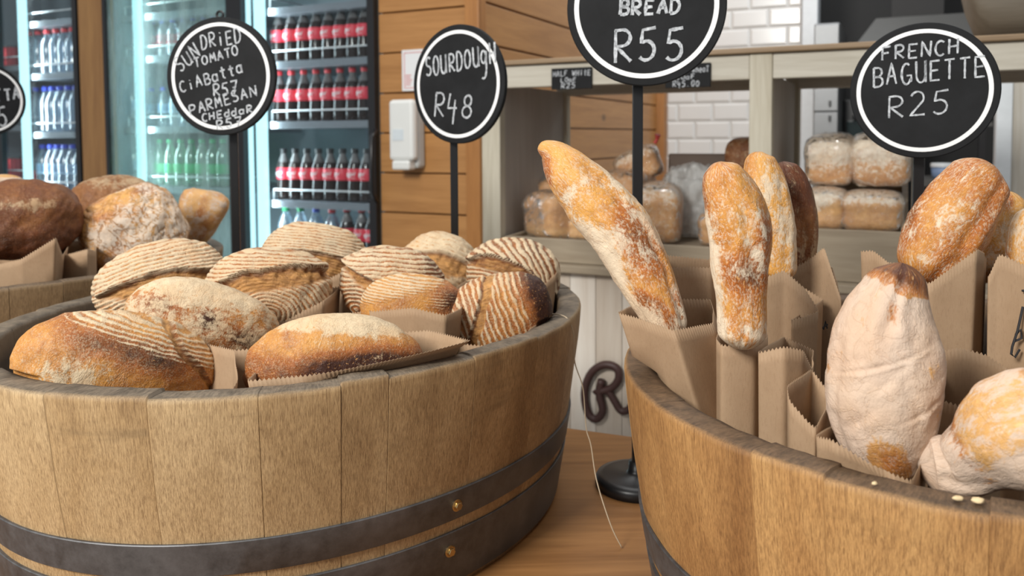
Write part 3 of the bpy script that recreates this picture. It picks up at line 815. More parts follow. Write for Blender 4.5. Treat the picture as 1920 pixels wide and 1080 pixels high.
baguette('long baguette leaning far left out of its bag, tip high above the table',
         [(1262, 640, .76, 34), (1240, 585, .765, 44), (1205, 510, .775, 56), (1160, 430, .785, 60), (1110, 372, .795, 57), (1066, 322, .80, 45), (1042, 294, .805, 33), (1024, 281, .805, 21), (1008, 279, .805, 9)],
         seed=31, fl=lambda A, v, r: .36 + .75 * smooth(-np.sin(A), .25, .9) * smooth(-v, -.85, -.45) + .45 * patch(r, 30, 1) - .30 * smooth(v, .7, .9) - .35 * G(A, .5, .6) * G(v, .38, .2) + .3 * smooth(-v, -.25, -.05),
         bk=lambda A, v, r: .12 + .60 * G(A, .45, .6) * G(v, .42, .16) + .45 * patch(r, 26, 2, .1, .6) - .08 * smooth(v, .7, .9), creases=((-.9, .1, .62, .9, .16, .05), (.6, .55, .8, .5, .2, .05), (.9, .0, .5, -.4, .14, .06)), crack=.02)
baguette('upright baguette in the middle of the tub, wrinkled floury foot in its bag',
         [(1388, 655, .675, 36), (1390, 625, .675, 47), (1390, 560, .675, 48), (1386, 500, .675, 53), (1388, 440, .675, 58), (1376, 385, .675, 55), (1358, 335, .675, 41), (1350, 312, .675, 29), (1348, 303, .675, 22)],
         seed=32, fl=lambda A, v, r: .30 + .62 * smooth(-np.sin(A), .45, .95) * smooth(-v, -.85, -.5) + .5 * smooth(-v, -.22, -.05) + .28 * patch(r, 30, 4) - .2 * smooth(v, .75, .95),
         bk=lambda A, v, r: .22 + .60 * G(v, .42, .10) * G(A, .4, .9) + .50 * G(v, .62, .07) * G(A, .9, .4) + .40 * patch(r, 28, 5, .1, .6), creases=((.7, .35, .95, -1.3, .22, .09), (-.5, .3, .6, .6, .2, .05), (.0, .0, .25, .3, .12, .05), (-.7, .0, .22, .2, .12, .05)), twist=1)
baguette('pale baguette close behind the upright one, its nose pinched',
         [(1462, 530, .86, 30), (1456, 470, .86, 36), (1446, 400, .86, 40), (1432, 340, .86, 37), (1424, 300, .86, 27), (1424, 284, .86, 19)],
         seed=33, fl=lambda A, v, r: .46 + .3 * patch(r, 30, 7) - .35 * smooth(v, .75, .95) - .3 * G(A, -.8, .5), bk=lambda A, v, r: .10 + .3 * patch(r, 30, 8) + .2 * G(A, -.9, .5), creases=((.3, .05, .8, .8, .2, .05),), crack=.02)
baguette('dark burnt baguette behind the pale one',
         [(1490, 520, .92, 26), (1494, 470, .92, 37), (1494, 410, .92, 38), (1484, 355, .92, 35), (1470, 318, .92, 26), (1466, 303, .92, 18)],
         mat=M_RYE, seed=34, fl=lambda A, v, r: .22 + .45 * smooth(-v, -.5, -.1) + .3 * patch(r, 30, 7) - .2 * smooth(v, .6, .8), bk=lambda A, v, r: .20 + .42 * smooth(v, .45, .8) + .2 * patch(r, 30, 3), creases=((.5, .1, .7, -.9, .3, .11),))
baguette('thick brown mottled baguette slanting right, in front of the signpost',
         [(1725, 530, .84, 40), (1742, 490, .84, 60), (1778, 430, .84, 70), (1812, 372, .84, 62), (1842, 332, .84, 52), (1862, 312, .84, 40)],
         seed=35, fl=lambda A, v, r: .30 + .42 * patch(r, 26, 4, -.1, .5) * smooth(-np.sin(A), -.5, .3), bk=lambda A, v, r: .30 + .38 * G(v, .45, .2) * patch(r, 24, 5, -.1, .4) + .15 * G(A, .6, .5), creases=((.5, .05, .95, .2, .2, .08), (-.4, .2, .8, -.2, .3, .04)), crack=.02)
baguette('short golden folded baguette tucked behind the mottled one',
         [(1838, 530, .93, 36), (1846, 480, .93, 58), (1864, 420, .93, 58), (1880, 375, .93, 44), (1884, 356, .93, 32)],
         seed=36, fl=lambda A, v, r: .20 + .3 * patch(r, 30, 4), bk=lambda A, v, r: .08 + .3 * patch(r, 30, 5, .1, .6), creases=((.1, .1, .9, .4, .2, .09), (-.7, .1, .9, .5, .25, .08), (.9, .1, .9, .3, .2, .08)))
baguette('baguette at the right edge standing in a pen-marked bag',
         [(1930, 530, .84, 36), (1934, 470, .84, 42), (1944, 420, .84, 40), (1950, 385, .84, 26)],
         seed=37, fl=lambda A, v, r: .5 + .3 * patch(r, 30, 4), bk=lambda A, v, r: .12 + .3 * patch(r, 30, 5))
baguette('stubby white-floured baguette upright at the front, with a scorched brown tip',
         [(1688, 900, .585, 34), (1678, 878, .585, 54), (1660, 835, .585, 80), (1656, 760, .585, 103), (1660, 690, .585, 104), (1661, 635, .585, 96), (1666, 588, .585, 80), (1677, 547, .585, 62), (1688, 515, .585, 46), (1693, 493, .585, 30)],
         mat=M_PALE, seed=38, fl=lambda A, v, r: 1.40 - 1.7 * smooth(v + .035 * fbm(r * 75, 2, 2) + .02 * np.cos(A), .875, .915) - 2.6 * G(A, .02, .42) * G(v, .15, .095) - 1.1 * G(A, .05, .16) * G(v, .80, .07) - .8 * G(A, -.42, .12) * G(v, .82, .07) - .8 * G(A, .95, .25) * G(v, .56, .06) - .55 * patch(r, 40, 9, .05, .5),
         bk=lambda A, v, r: .14 + .62 * smooth(v + .03 * fbm(r * 75, 2, 2), .85, .95) + .30 * G(A, .02, .45) * G(v, .15, .085) + .2 * patch(r, 30, 5), creases=((-.5, .55, .95, .3, .13, .06), (.1, .68, .96, -.2, .12, .07), (.7, .3, .7, -1.5, .10, .03), (-1.0, .1, .7, .3, .12, .04), (-.2, .45, .62, 3.2, .10, .03), (-.9, .50, .60, 9.0, .10, .035), (-.3, .56, .66, 11.0, .09, .03), (.2, .33, .45, 8.0, .10, .03), (-.8, .25, .40, 5.0, .09, .025)), bumpy=.045, crack=.014, rings=2)
baguette('knotted baguette lying across the front rim at the right edge',
         [(1722, 872, .56, 36), (1752, 872, .558, 52), (1800, 872, .55, 58), (1836, 852, .54, 68), (1880, 828, .53, 98), (1930, 808, .52, 112), (1990, 790, .51, 104), (2040, 775, .50, 70)],
         mat=M_PALE, seed=39, fl=lambda A, v, r: .52 + .85 * smooth(-v, -.42, -.28) + .55 * smooth(np.sin(A), .15, .7) * smooth(v, .3, .5) + .2 * patch(r, 30, 4), bk=lambda A, v, r: .10 + .35 * G(v, .38, .05) + .25 * patch(r, 26, 5), creases=((-.5, .35, .95, .2, .2, .10), (.4, .05, .4, 1., .2, .06), (-.2, .10, .3, .5, .15, .05)), bumpy=.05, crack=.02)

# ------------------------------------------------------------------ paper bags
def paper_bag(label, mouth, drop, tubk=None, shrink=.75, seed=0, tooth=.0042, depth=.0024, group=None, slump=.0015, marks=None, rows=18, floor_z=None):
    """mouth: corners (px, py, distance) in order round the opening; the walls run down along `drop` to a flattened foot"""
    Pm = [np.array(at(*q)) for q in mouth]
    loop = []
    n = len(Pm)
    for i in range(n):
        a, b = Pm[i], Pm[(i + 1) % n]
        k = max(4, int(round(np.linalg.norm(b - a) / (tooth / 2))))
        k += k % 2
        for j in range(k): loop.append(a + (b - a) * j / k)
    L = np.array(loop)
    # soften the corners
    Ls = L.copy()
    for _ in range(5): Ls = (np.roll(Ls, 1, 0) + 2 * Ls + np.roll(Ls, -1, 0)) / 4
    L = Ls; cen = L.mean(0)
    drop = np.array(drop, float); bottom = cen + drop
    if floor_z is not None: bottom = cen + drop * ((floor_z - cen[2]) / drop[2])
    N = len(L)
    nn = L - cen; nn[:, 2] = 0; nn /= np.maximum(np.linalg.norm(nn, axis=1)[:, None], 1e-6)
    P = np.zeros((N, rows, 3))
    arc = np.concatenate([[0], np.cumsum(np.linalg.norm(np.diff(L, axis=0), axis=1))])
    for r in range(rows):
        f = r / (rows - 1); f2 = f ** 1.1
        foot = bottom + (L - cen) * np.array([shrink, shrink, 0.0])
        q = L * (1 - f2) + foot * f2
        if r == 0:
            q = q - (drop / np.linalg.norm(drop)) * -1 * (np.arange(N) % 2)[:, None] * depth
        wv = vnoise(np.stack([L[:, 0] * 45, L[:, 1] * 45, np.full(N, f * 2.2)], -1), seed) * slump * (.4 + 2.2 * f * (1 - f) + .3)
        wv += vnoise(np.stack([L[:, 0] * 16, L[:, 1] * 16, np.full(N, f * 1.1)], -1), seed + 3) * slump * 1.6
        P[:, r] = q + nn * wv[:, None]
    if tubk: P = inside_tub(P, tubk, .0012)
    org = np.array([cen[0], cen[1], P[..., 2].min()])
    root = empty('paper_bag', tuple(org), 0, label, 'paper bag', group)
    me = grid_mesh('bag_wall', P - org, True, False)
    link('bag_wall', me, M_PAPER, root, smooth=True, solid=.0005)
    foot = P[:, -1] - org
    mb = MB(); mb.add([tuple(p) for p in foot], [tuple(range(N))]); mb.build('bag_foot', M_PAPER, root)
    if marks:
        for pts_, wdt in marks:
            q = [at(*p) - Vector(org) for p in pts_]
            mb = MB(); mb.tube(q, wdt, 6); mb.build('pen_mark', M_PENINK, root)
    return root
FZ = T_Z + .024
GB = 'brown paper bags round the sourdough loaves'
GBB = 'brown paper bags of the baguettes'
DN = (0, 0, -1)
def sbag(label, *a, **k): return paper_bag(label, *a, DN, group=GB, tubk=1, floor_z=FZ, **k)
sbag('brown paper bag under the front left golden loaf, its torn corner standing at the right', [(440, 655, .80), (446, 712, .745), (428, 740, .728), (150, 750, .735), (110, 700, .83), (372, 640, .855)], seed=1, shrink=.8)
sbag('paper bag under the scorched dusty loaf behind the front left one', [(268, 610, .93), (380, 620, .90), (425, 655, .865), (520, 650, .865), (512, 610, .95), (330, 590, .97)], seed=2)
sbag('paper bag behind the dusty loaf, its lip showing under the ringed pale loaf', [(205, 572, 1.0), (250, 568, .985), (410, 590, .99), (410, 560, 1.09), (200, 560, 1.08)], seed=3)
sbag('paper bag holding the whorled loaf, rim showing at its lower right', [(420, 600, .99), (530, 602, .955), (608, 562, .975), (640, 535, 1.05), (430, 570, 1.08)], seed=4)
sbag('pale paper bag standing up behind the whorled loaf, under the loaf at the very back', [(545, 515, 1.165), (620, 520, 1.15), (678, 490, 1.155), (688, 478, 1.24), (520, 480, 1.25)], seed=5)
sbag('paper bag round the striped cracked loaf, mostly hidden between its neighbours', [(628, 590, 1.02), (700, 580, .99), (800, 560, 1.03), (825, 545, 1.11), (640, 550, 1.12)], seed=6)
sbag('paper bag with a zigzag lip right in front of the small brown loaf', [(690, 583, .935), (775, 576, .905), (838, 590, .90), (868, 576, .94), (860, 560, 1.0), (700, 565, 1.02)], seed=7)
sbag('wide flat paper bag under the white-topped front loaf, its zigzag lip along the rim', [(462, 712, .735), (700, 690, .735), (885, 638, .80), (800, 618, .865), (540, 640, .89)], seed=9, shrink=.7)
sbag('paper bag under the reddish striped loaf leaning on the right rim', [(840, 640, .93), (930, 648, .92), (1000, 615, .93), (1020, 590, 1.0), (880, 585, 1.05)], seed=10, shrink=.7)
sbag('pale paper bag at the right rim wrapping the loaf with bold arcs', [(880, 560, 1.09), (985, 555, 1.07), (1022, 530, 1.085), (1042, 512, 1.10), (1036, 506, 1.17), (890, 530, 1.2)], seed=11, shrink=.7)
sbag('paper bag round the pale smooth loaf below the sourdough sign', [(770, 540, 1.21), (850, 540, 1.18), (890, 515, 1.21), (890, 500, 1.29), (770, 505, 1.29)], seed=12)
def rbag(label, *a, **k): return paper_bag(label, *a, DN, group='paper bags in the rear tub', tubk=3, floor_z=FZ, **k)
rbag('brown paper bag in front of the dark round loaf at the far left', [(-70, 510, 1.28), (40, 485, 1.24), (105, 444, 1.25), (118, 478, 1.29), (130, 452, 1.45), (-60, 440, 1.5)], seed=14, shrink=.7)
rbag('paper bag between the dark loaf and the white cracked loaf', [(112, 480, 1.33), (165, 466, 1.31), (180, 470, 1.36), (176, 452, 1.46), (120, 450, 1.47)], seed=15, shrink=.8)

def bbag(label, m, drop=(0, 0, -1), **k): return paper_bag(label, m, drop, group=GBB, tubk=2, floor_z=FZ + (.0), tooth=.0036, depth=.0022, **k)
bbag('brown bag leaning over the left rim, holding the far-leaning baguette', [(1158, 585, .755), (1192, 594, .735), (1262, 618, .70), (1340, 606, .74), (1330, 560, .84), (1215, 560, .83)], drop=(.30, -.02, -1), seed=21, shrink=.9)
bbag('tall empty bag standing open at the back, between the leaning baguette and the upright one', [(1222, 480, .86), (1245, 500, .87), (1332, 500, .85), (1345, 508, .86), (1340, 486, .95), (1240, 476, .95)], drop=(.02, -.02, -1), seed=22, shrink=.85)
bbag('brown bag of the upright baguette, one long panel facing front', [(1342, 634, .715), (1352, 645, .688), (1414, 648, .684), (1424, 640, .692), (1440, 630, .72), (1432, 612, .755), (1350, 612, .755)], seed=23, shrink=.9)
bbag('wide brown bag beside the upright baguette with a rounded zigzag lip', [(1420, 660, .655), (1470, 648, .64), (1506, 655, .65), (1521, 690, .67), (1526, 655, .74), (1470, 630, .77)], seed=24, shrink=.85)
bbag('bag behind the upright baguette, lit inside, its flap folded over at the right', [(1424, 522, .80), (1470, 505, .80), (1510, 540, .785), (1536, 582, .775), (1482, 600, .765), (1545, 560, .86), (1440, 500, .87)], seed=25, shrink=.85)
bbag('grey-brown bag with a pen scribble holding the pale and burnt baguettes', [(1478, 506, .90), (1520, 484, .885), (1546, 462, .87), (1578, 560, .86), (1560, 500, .98), (1440, 500, .98)], drop=(.06, -.02, -1), seed=26, shrink=.95,
     marks=[([(1534, 612, .862), (1540, 604, .86), (1540, 622, .86)], .0009), ([(1544, 618, .86), (1548, 602, .86), (1551, 616, .86)], .0009), ([(1532, 622, .86), (1552, 608, .86)], .0009)])
bbag('small folded bag in front, its lip cut in deep zigzags beside the white loaf', [(1476, 722, .615), (1480, 748, .60), (1518, 792, .585), (1530, 800, .58), (1560, 740, .64), (1522, 690, .66)], seed=27, shrink=.9)
bbag('bag wrapping the foot of the stubby white-floured baguette', [(1530, 816, .565), (1562, 822, .545), (1640, 872, .528), (1708, 898, .528), (1735, 850, .58), (1720, 800, .65), (1580, 780, .65)], seed=28, shrink=.85)
bbag('wide open brown bag to the right of the white-floured baguette', [(1752, 660, .70), (1800, 650, .68), (1850, 662, .67), (1890, 690, .665), (1884, 700, .64), (1800, 760, .605), (1740, 740, .62)], seed=29, shrink=.85)
bbag('pale bag holding the thick mottled baguette, its panel facing front', [(1612, 470, .88), (1634, 468, .87), (1690, 512, .83), (1742, 530, .79), (1832, 466, .78), (1846, 474, .80), (1850, 500, .92), (1640, 490, .95)], seed=30, shrink=.9)
bbag('pen-marked bag at the right edge of the tub', [(1852, 520, .77), (1872, 474, .765), (1930, 500, .74), (1990, 500, .76), (1990, 480, .88), (1870, 490, .90)], seed=31, shrink=.9,
     marks=[([(1916, 545, .742), (1935, 545, .740)], .0011), ([(1918, 575, .741), (1908, 620, .741), (1898, 650, .742), (1896, 664, .742), (1903, 670, .742), (1912, 655, .741)], .0011), ([(1904, 628, .742), (1914, 618, .741), (1916, 634, .741), (1902, 640, .742)], .0011)])

# ------------------------------------------------------------------ chalk signs
def arcp(cx, cy, rx, ry, a0, a1, n=10):
    return [(cx + rx * math.cos(math.radians(a0 + (a1 - a0) * i / n)), cy + ry * math.sin(math.radians(a0 + (a1 - a0) * i / n))) for i in range(n + 1)]
GL = {
 'A': [[(0, 0), (.5, 1), (1, 0)], [(.2, .38), (.82, .38)]],
 'B': [[(.05, 0), (.05, 1)], [(.05, 1)] + arcp(.45, .76, .45, .24, 90, -90) + [(.05, .52)] , [(.05, .52)] + arcp(.5, .26, .5, .26, 90, -90) + [(.05, 0)]],
 'C': [arcp(.55, .5, .55, .5, 50, 310, 14)],
 'D': [[(.05, 0), (.05, 1)], [(.0, 1)] + arcp(.35, .5, .62, .5, 90, -90, 14) + [(.0, 0)]],
 'E': [[(.95, 1), (.05, 1), (.05, 0), (.95, 0)], [(.05, .5), (.8, .52)]],
 'F': [[(.95, 1), (.05, .95), (.05, 0)], [(.05, .5), (.75, .54)]],
 'G': [arcp(.5, .5, .5, .5, 55, 330, 14), [(.52, .42), (1, .42), (.97, .1)]],
 'H': [[(.05, 0), (.05, 1)], [(.95, 0), (.95, 1)], [(.05, .48), (.95, .52)]],
 'I': [[(.5, 0), (.5, 1)]],
 'i': [[(.5, 0), (.5, .62)], [(.46, .84), (.54, .90)]],
 'L': [[(.05, 1), (.05, 0), (.9, .03)]],
 'M': [[(0, 0), (.12, 1), (.5, .35), (.88, 1), (1, 0)]],
 'N': [[(0, 0), (.05, 1), (.92, 0), (1, 1)]],
 'O': [arcp(.5, .5, .5, .5, 90, 450, 18)],
 'P': [[(.05, 0), (.05, 1)], [(.05, 1)] + arcp(.5, .74, .48, .26, 90, -90) + [(.05, .48)]],
 'R': [[(.08, 0), (.05, 1)], [(.0, .98)] + arcp(.45, .75, .48, .25, 90, -90) + [(.1, .5), (1.0, .02)]],
 'S': [arcp(.5, .75, .42, .25, 35, 265, 10) + arcp(.48, .25, .46, .25, 85, -145, 10)],
 'T': [[(0, .98), (1, 1)], [(.5, 1), (.48, 0)]],
 'U': [[(.02, 1), (.04, .4)] + arcp(.5, .36, .46, .36, 180, 360, 10) + [(.97, 1), (.98, 0)]],
 'W': [[(0, 1), (.25, 0), (.5, .8), (.75, 0), (1, 1)]],
 'a': [arcp(.45, .32, .42, .32, 20, 380, 14), [(.9, .66), (.88, 0), (1, 0)]],
 'd': [arcp(.42, .3, .4, .3, 20, 380, 14), [(.85, 1), (.85, 0)]],
 'e': [[(.08, .32), (.9, .36)] + arcp(.5, .33, .42, .33, 5, 310, 12)],
 'h': [[(.05, 1), (.05, 0)], [(.05, .4)] + arcp(.5, .38, .4, .25, 160, 0, 8) + [(.9, 0)]],
 'g': [arcp(.45, .5, .42, .34, 20, 380, 14), [(.9, .8), (.9, -.2)] + arcp(.35, -.25, .5, .4, 0, -120, 8)],
 't': [[(.5, 1), (.48, .1), (.8, 0)], [(.05, .68), (.95, .7)]],
 '0': [arcp(.5, .5, .42, .5, 90, 450, 18)],
 '2': [arcp(.48, .72, .42, .28, 160, -30, 10) + [(.05, .0), (1, .02)]],
 '4': [[(.15, 1), (.02, .4), (.95, .42)], [(.72, .75), (.68, -.25)]],
 '5': [[(.95, 1), (.2, .95), (.12, .55)] + arcp(.42, .3, .48, .3, 115, -140, 12)],
 '7': [[(.0, .95), (1, 1), (.45, 0)], [(.3, .5), (.85, .52)]],
 '8': [arcp(.52, .76, .36, .24, -90, 270, 14), arcp(.5, .26, .46, .26, 90, 450, 14)],
 '.': [[(.4, .0), (.5, .06)]],
}
def strokes(words, wdt, seed=0):
    """words: (text, x, y, width, height, slant in degrees) with x, y the lower left corner; returns flat ribbons in XY"""
    rng = random.Random(seed); mb = MB()
    for txt, x0, y0, W, H, rot in words:
        cell = W / len(txt); c, s = math.cos(math.radians(rot)), math.sin(math.radians(rot))
        for i, ch in enumerate(txt):
            if ch == ' ': continue
            jx, jy, js = rng.uniform(-.05, .05) * cell, rng.uniform(-.05, .05) * H, rng.uniform(.92, 1.06)
            nar = .40 if ch in 'Ii' else .68
            for st in GL[ch]:
                pts = []
                for gx, gy in st:
                    lx = i * cell + (gx * nar + (.76 - nar) / 2 + .08 * gy) * cell + jx; ly = gy * H * js + jy
                    pts.append(Vector((x0 + lx * c - ly * s, y0 + lx * s + ly * c)))
                dense = [pts[0]]
                for a, b in zip(pts[:-1], pts[1:]):
                    k = max(1, int((b - a).length / (wdt * 1.2)))
                    dense += [a.lerp(b, j / k) for j in range(1, k + 1)]
                pts = dense; n = len(pts)
                vs = []
                for k, p in enumerate(pts):
                    a, b = pts[max(0, k - 1)], pts[min(n - 1, k + 1)]
                    d = (b - a); d = d.normalized() if d.length > 1e-9 else Vector((1, 0))
                    nn = Vector((-d.y, d.x)); ww = wdt * .5 * (1 + rng.uniform(-.22, .22))
                    vs += [(p.x + nn.x * ww, p.y + nn.y * ww, 0), (p.x - nn.x * ww, p.y - nn.y * ww, 0)]
                mb.add(vs, [(2 * k, 2 * k + 1, 2 * k + 3, 2 * k + 2) for k in range(n - 1)])
    return mb
def sign(label, px, py, d, r, yaw, words, pole_px, pole_base, roll=0, base_r=.05, stroke=.0042, ring_r=(.845, .905), lean=0, hook=False, pole_w=.0135, seed=0):
    """round chalk board of radius r on a square pole; pole_base is the height its foot stands at"""
    top = at(px, py, d)
    foot_xy = at(pole_px, py, d + .032)
    root = empty('chalk_sign', (foot_xy.x, foot_xy.y, pole_base), 0, label, 'sign')
    def place(o, loc, m):
        o.parent = root; o.matrix_basis = Matrix.Translation(loc - root.location) @ m.to_4x4()
    az = -math.atan2(top.x, top.y)
    m = Matrix.Rotation(az + math.radians(yaw), 3, 'Z') @ Matrix.Rotation(PI / 2 + math.radians(lean), 3, 'X') @ Matrix.Rotation(math.radians(roll), 3, 'Z')
    b = MB().lathe([(r * .985, -.009), (r, -.008), (r, -.001), (r * .985, 0)], 96).build('sign_board', M_CHALK, None); place(b, top, m)
    rg = MB(); n = 96
    vs = []
    for rad, z in ((ring_r[0] * r, 0), (ring_r[0] * r, .0008), (ring_r[1] * r, .0008), (ring_r[1] * r, 0)):
        vs += [(rad * math.cos(2 * PI * k / n), rad * math.sin(2 * PI * k / n), z) for k in range(n)]
    rg.add(vs, [(i * n + k, i * n + (k + 1) % n, (i + 1) * n + (k + 1) % n, (i + 1) * n + k) for i in range(3) for k in range(n)])
    o = rg.build('painted_ring', M_RING, None); place(o, top, m)
    for k, (t, x, y, w_, h_, ro) in enumerate(words):
        tx = strokes([(t, x * r, y * r, w_ * r, h_ * r, ro)], stroke, seed * 20 + k)
        tx.v = [(x, y, .0009) for x, y, z in tx.v]
        o = tx.build('lettering', M_INK, None); place(o, top, m)
    hgt = top.z - r * .6 - pole_base
    hw = pole_w / 2
    MB().box((-hw, -hw, .012 if base_r else 0), (hw, hw, hgt)).build('pole', M_POLE, root, bevel=.001)
    for o in root.children:
        if o.name.startswith('pole'): o.rotation_euler = (0, 0, az * .6)
    if base_r:
        MB().lathe([(base_r, 0), (base_r, .010), (base_r * .96, .0145), (base_r * .80, .0165), (hw * 2.2, .0175), (hw * 1.7, .022), (hw * 1.6, .034), (.001, .035)], 64).build('base', M_BLACK, root, smooth=True)
    if hook:
        hk = MB(); hk.tube([(0.0, r + .009 + .006 * math.sin(q), -.004) if False else (.006 * math.cos(q), r + .004 + .006 * math.sin(q), -.004) for q in np.linspace(0, 2 * PI, 14, endpoint=False)], .0022, 8, closed=True)
        o = hk.build('hook', M_BLACK, None); place(o, top, m)
    return root
def W(cx, cy, rx, ry, items):
    """pixel boxes (text, x0, y0 base left, width, height, slant) -> board units"""
    return [(t, (x - cx) / rx, (cy - y) / ry, w_ / rx, h_ / ry, ro) for t, x, y, w_, h_, ro in items]
sign('black round chalk sign reading BREAD R55 on a pole between the two tubs', 1210, 12, 1.037, .1012, -4,
     W(1210, 12, 147, 147, [('BREAD', 1161, 26, 118, 27, 0), ('R55', 1152, 116, 138, 60, 2)]), 1196, T_Z, base_r=.056, stroke=.0042, seed=1)
sign('black round chalk sign reading FRENCH BAGUETTE R25 above the baguettes', 1730, 170, 1.03, .0862, -2,
     W(1730, 170, 138, 125, [('FRENCH', 1652, 112, 148, 27, 3), ('BAGUETTE', 1637, 160, 210, 38, 4), ('R25', 1664, 218, 124, 42, 3)]), 1724, FZ, base_r=.03, stroke=.0024, seed=2)
sign('oval-looking black chalk sign reading SOURDOUGH R48 behind the sourdough tub', 857, 158, 1.40, .1030, -40,
     W(857, 158, 87, 111, [('SOURDOUgH', 797, 139, 136, 36, 5), ('R48', 811, 217, 80, 44, -4)]), 850, T_Z, base_r=.05, stroke=.0035, roll=0, seed=3)
sign('tilted black chalk sign reading SUN DRIED TOMATO CIABATTA R57 beside the coolers', 413, 143, 1.40, .1022, -30,
     W(413, 143, 97, 110, [('SUN', 342, 134, 50, 27, 36), ('DRiED', 381, 93, 76, 26, 9), ('TOMATO', 369, 126, 84, 17, 14), ('CiABatta', 342, 173, 120, 21, 16), ('R57', 400, 181, 48, 24, 6),
                           ('PARMESAN', 358, 216, 128, 20, 15), ('CHEddaR', 379, 227, 94, 14, 9), ('R57', 405, 242, 48, 16, 8)]), 436, T_Z, base_r=.05, stroke=.0027, hook=True, seed=4)
sign('black chalk sign cut off by the left edge, ending in TTA', -24, 187, 1.95, .0870, 20,
     W(-24, 187, 60, 68, [('TTA', -12, 190, 42, 22, 8), ('5', -8, 236, 18, 34, 8)]), -20, T_Z, base_r=.05, stroke=.0045, seed=5)

# ------------------------------------------------------------------ twine and serving board
def twine():
    rim = T_Z + H1
    p = [at_z(1028, 589, rim + .001), at_z(1050, 590, rim + .002)]
    e = at_z(1166, 1027, T_Z + .0012)
    dpt = p[-1].y
    for px, py, f in ((1066, 600, .02), (1075, 627, .06), (1078, 680, .12), (1093, 728, .25), (1099, 802, .45), (1108, 835, .55), (1119, 902, .72), (1145, 984, .90)):
        p.append(at(px, py, dpt + (e.y - dpt) * f - .006))
    p.append(e)
    q = catmull([tuple(v) for v in p], 60)
    o = MB().tube([Vector(v) for v in q], .0007, 6).build('twine', M_TWINE, None, smooth=True)
    tag(o, 'loose pale twine hanging over the sourdough tub rim down to the table', 'string')
twine()
def serving_board():
    c = at_z(-34, 1052, T_Z)
    pts = []
    for k in range(40):
        a = 2 * PI * k / 40
        x, y = math.cos(a), math.sin(a)
        pts.append((c.x + .028 * (abs(x) ** .7) * (1 if x > 0 else -1) , c.y + .05 * (abs(y) ** .7) * (1 if y > 0 else -1)))
    o = MB().prism(pts, T_Z, T_Z + .018).build('serving_board', M_DECK, None, bevel=.004)
    tag(o, 'rounded orange wooden board end on the table left of the sourdough tub', 'board')
serving_board()

# ------------------------------------------------------------------ counter with shelves
def zc(px, py, db=0): return sz(B_C + db, px, py)
def counter():
    c = shop_empty('bread_counter', 'whitewashed timber bread counter with open bays behind the tubs', 'counter')
    aL, aR = sa(B_C, 902), sa(B_C, 2060)
    zt0, zt1 = zc(1400, 101), zc(1400, 90.5)
    zb = zc(1400, 149)
    D = .50
    MB().box((aL - .01, B_C - .012, zt0), (aR, B_C + D, zt1)).build('top_board', M_BOARD, c, bevel=.003)
    pa = [(sa(B_C, 903), sa(B_C, 937)), (sa(B_C, 1404), sa(B_C, 1447)), (sa(B_C, 2010), sa(B_C, 2060))]
    zl = zc(1100, 497)
    for i, (x0, x1) in enumerate(pa):
        MB().box((x0, B_C, zl - .02), (x1, B_C + .035, zt0)).build('post', M_WASH_V, c, bevel=.003)
        MB().box((x1 - .03, B_C + .036, zl - .02), (x1 - .004, B_C + D - .03, zb + .012)).build('side_panel', M_WASH_PANEL, c)
        MB().box((x1 - .03, B_C + D - .03, zl - .02), (x1 + .008, B_C + D, zt0)).build('rear_post', M_WASH_V, c, bevel=.002)
    for i in range(2):
        MB().box((pa[i][1], B_C + .003, zb), (pa[i + 1][0], B_C + .032, zt0)).build('rail', M_WASH, c, bevel=.003)
        MB().box((pa[i][1], B_C + D - .03, zb), (pa[i + 1][0], B_C + D, zt0)).build('rail', M_WASH, c, bevel=.003)
    MB().box((aL, B_C + .033, zt0 - .012), (aR, B_C + D - .031, zt0 - .001)).build('under_board', M_BOARD, c)
    MB().box((aL - .012, B_C - .03, zl - .02), (aR, B_C + D, zl)).build('ledge', M_CRATE, c, bevel=.003)
    # front of whitewashed upright boards
    mb = MB(); x = math.floor(aL / .072) * .072; k = 0; rng = random.Random(4)
    while x < aR:
        w_ = .072
        mb.box((x + .0005, B_C + .004 + rng.uniform(0, .001), .02), (x + w_ - .0005, B_C + .025, zl - .021)); x += w_
    mb.box((aL, B_C + .025, .0), (aR, B_C + .04, zl - .021))
    mb.build('front_panel', M_WHITEPLANK, c, bevel=.0012)
    return c, zl, D, pa
CTR, Z_LEDGE, C_D, PA = counter()
# price tags on the rail
def price_tag(label, x0, y0, x1, y1, words, seed):
    b = B_C - .006
    a0, a1 = sa(b, x0), sa(b, x1); z0, z1 = sz(b, (x0 + x1) / 2, y1), sz(b, (x0 + x1) / 2, y0)
    r = shop_empty('price_tag', label, 'price tag', (a0 + a1) / 2, b, z0)
    w2, h = (a1 - a0) / 2, z1 - z0
    MB().box((-w2, 0, 0), (w2, .008, h)).build('tag_board', M_CHALK, r, bevel=.001)
    pw, ph = 2 * w2 / (x1 - x0), h / (y1 - y0)
    for k, (t, x, y, w_, h_) in enumerate(words):
        st = strokes([(t, (x - (x0 + x1) / 2) * pw, (y1 - y) * ph, w_ * pw, h_ * ph, 0)], .0022, seed * 20 + k)
        st.v = [(x, -.0006, y) for x, y, z in st.v]
        st.build('lettering', M_INK, r)
price_tag('small black price tag reading HALF WHITE LOAF R25 on the counter rail', 1034, 127, 1109, 167, [('HALF WHItE', 1037, 142, 72, 10), ('LOaF', 1052, 153, 30, 8), ('R25', 1052, 165, 30, 10)], 11)
price_tag('small black price tag reading LOAF R45.00, half hidden by the R55 sign', 1247, 119, 1331, 164, [('00 WheaT', 1278, 136, 52, 11), ('LOaF', 1268, 148, 36, 9), ('R45.00', 1261, 162, 52, 11)], 12)
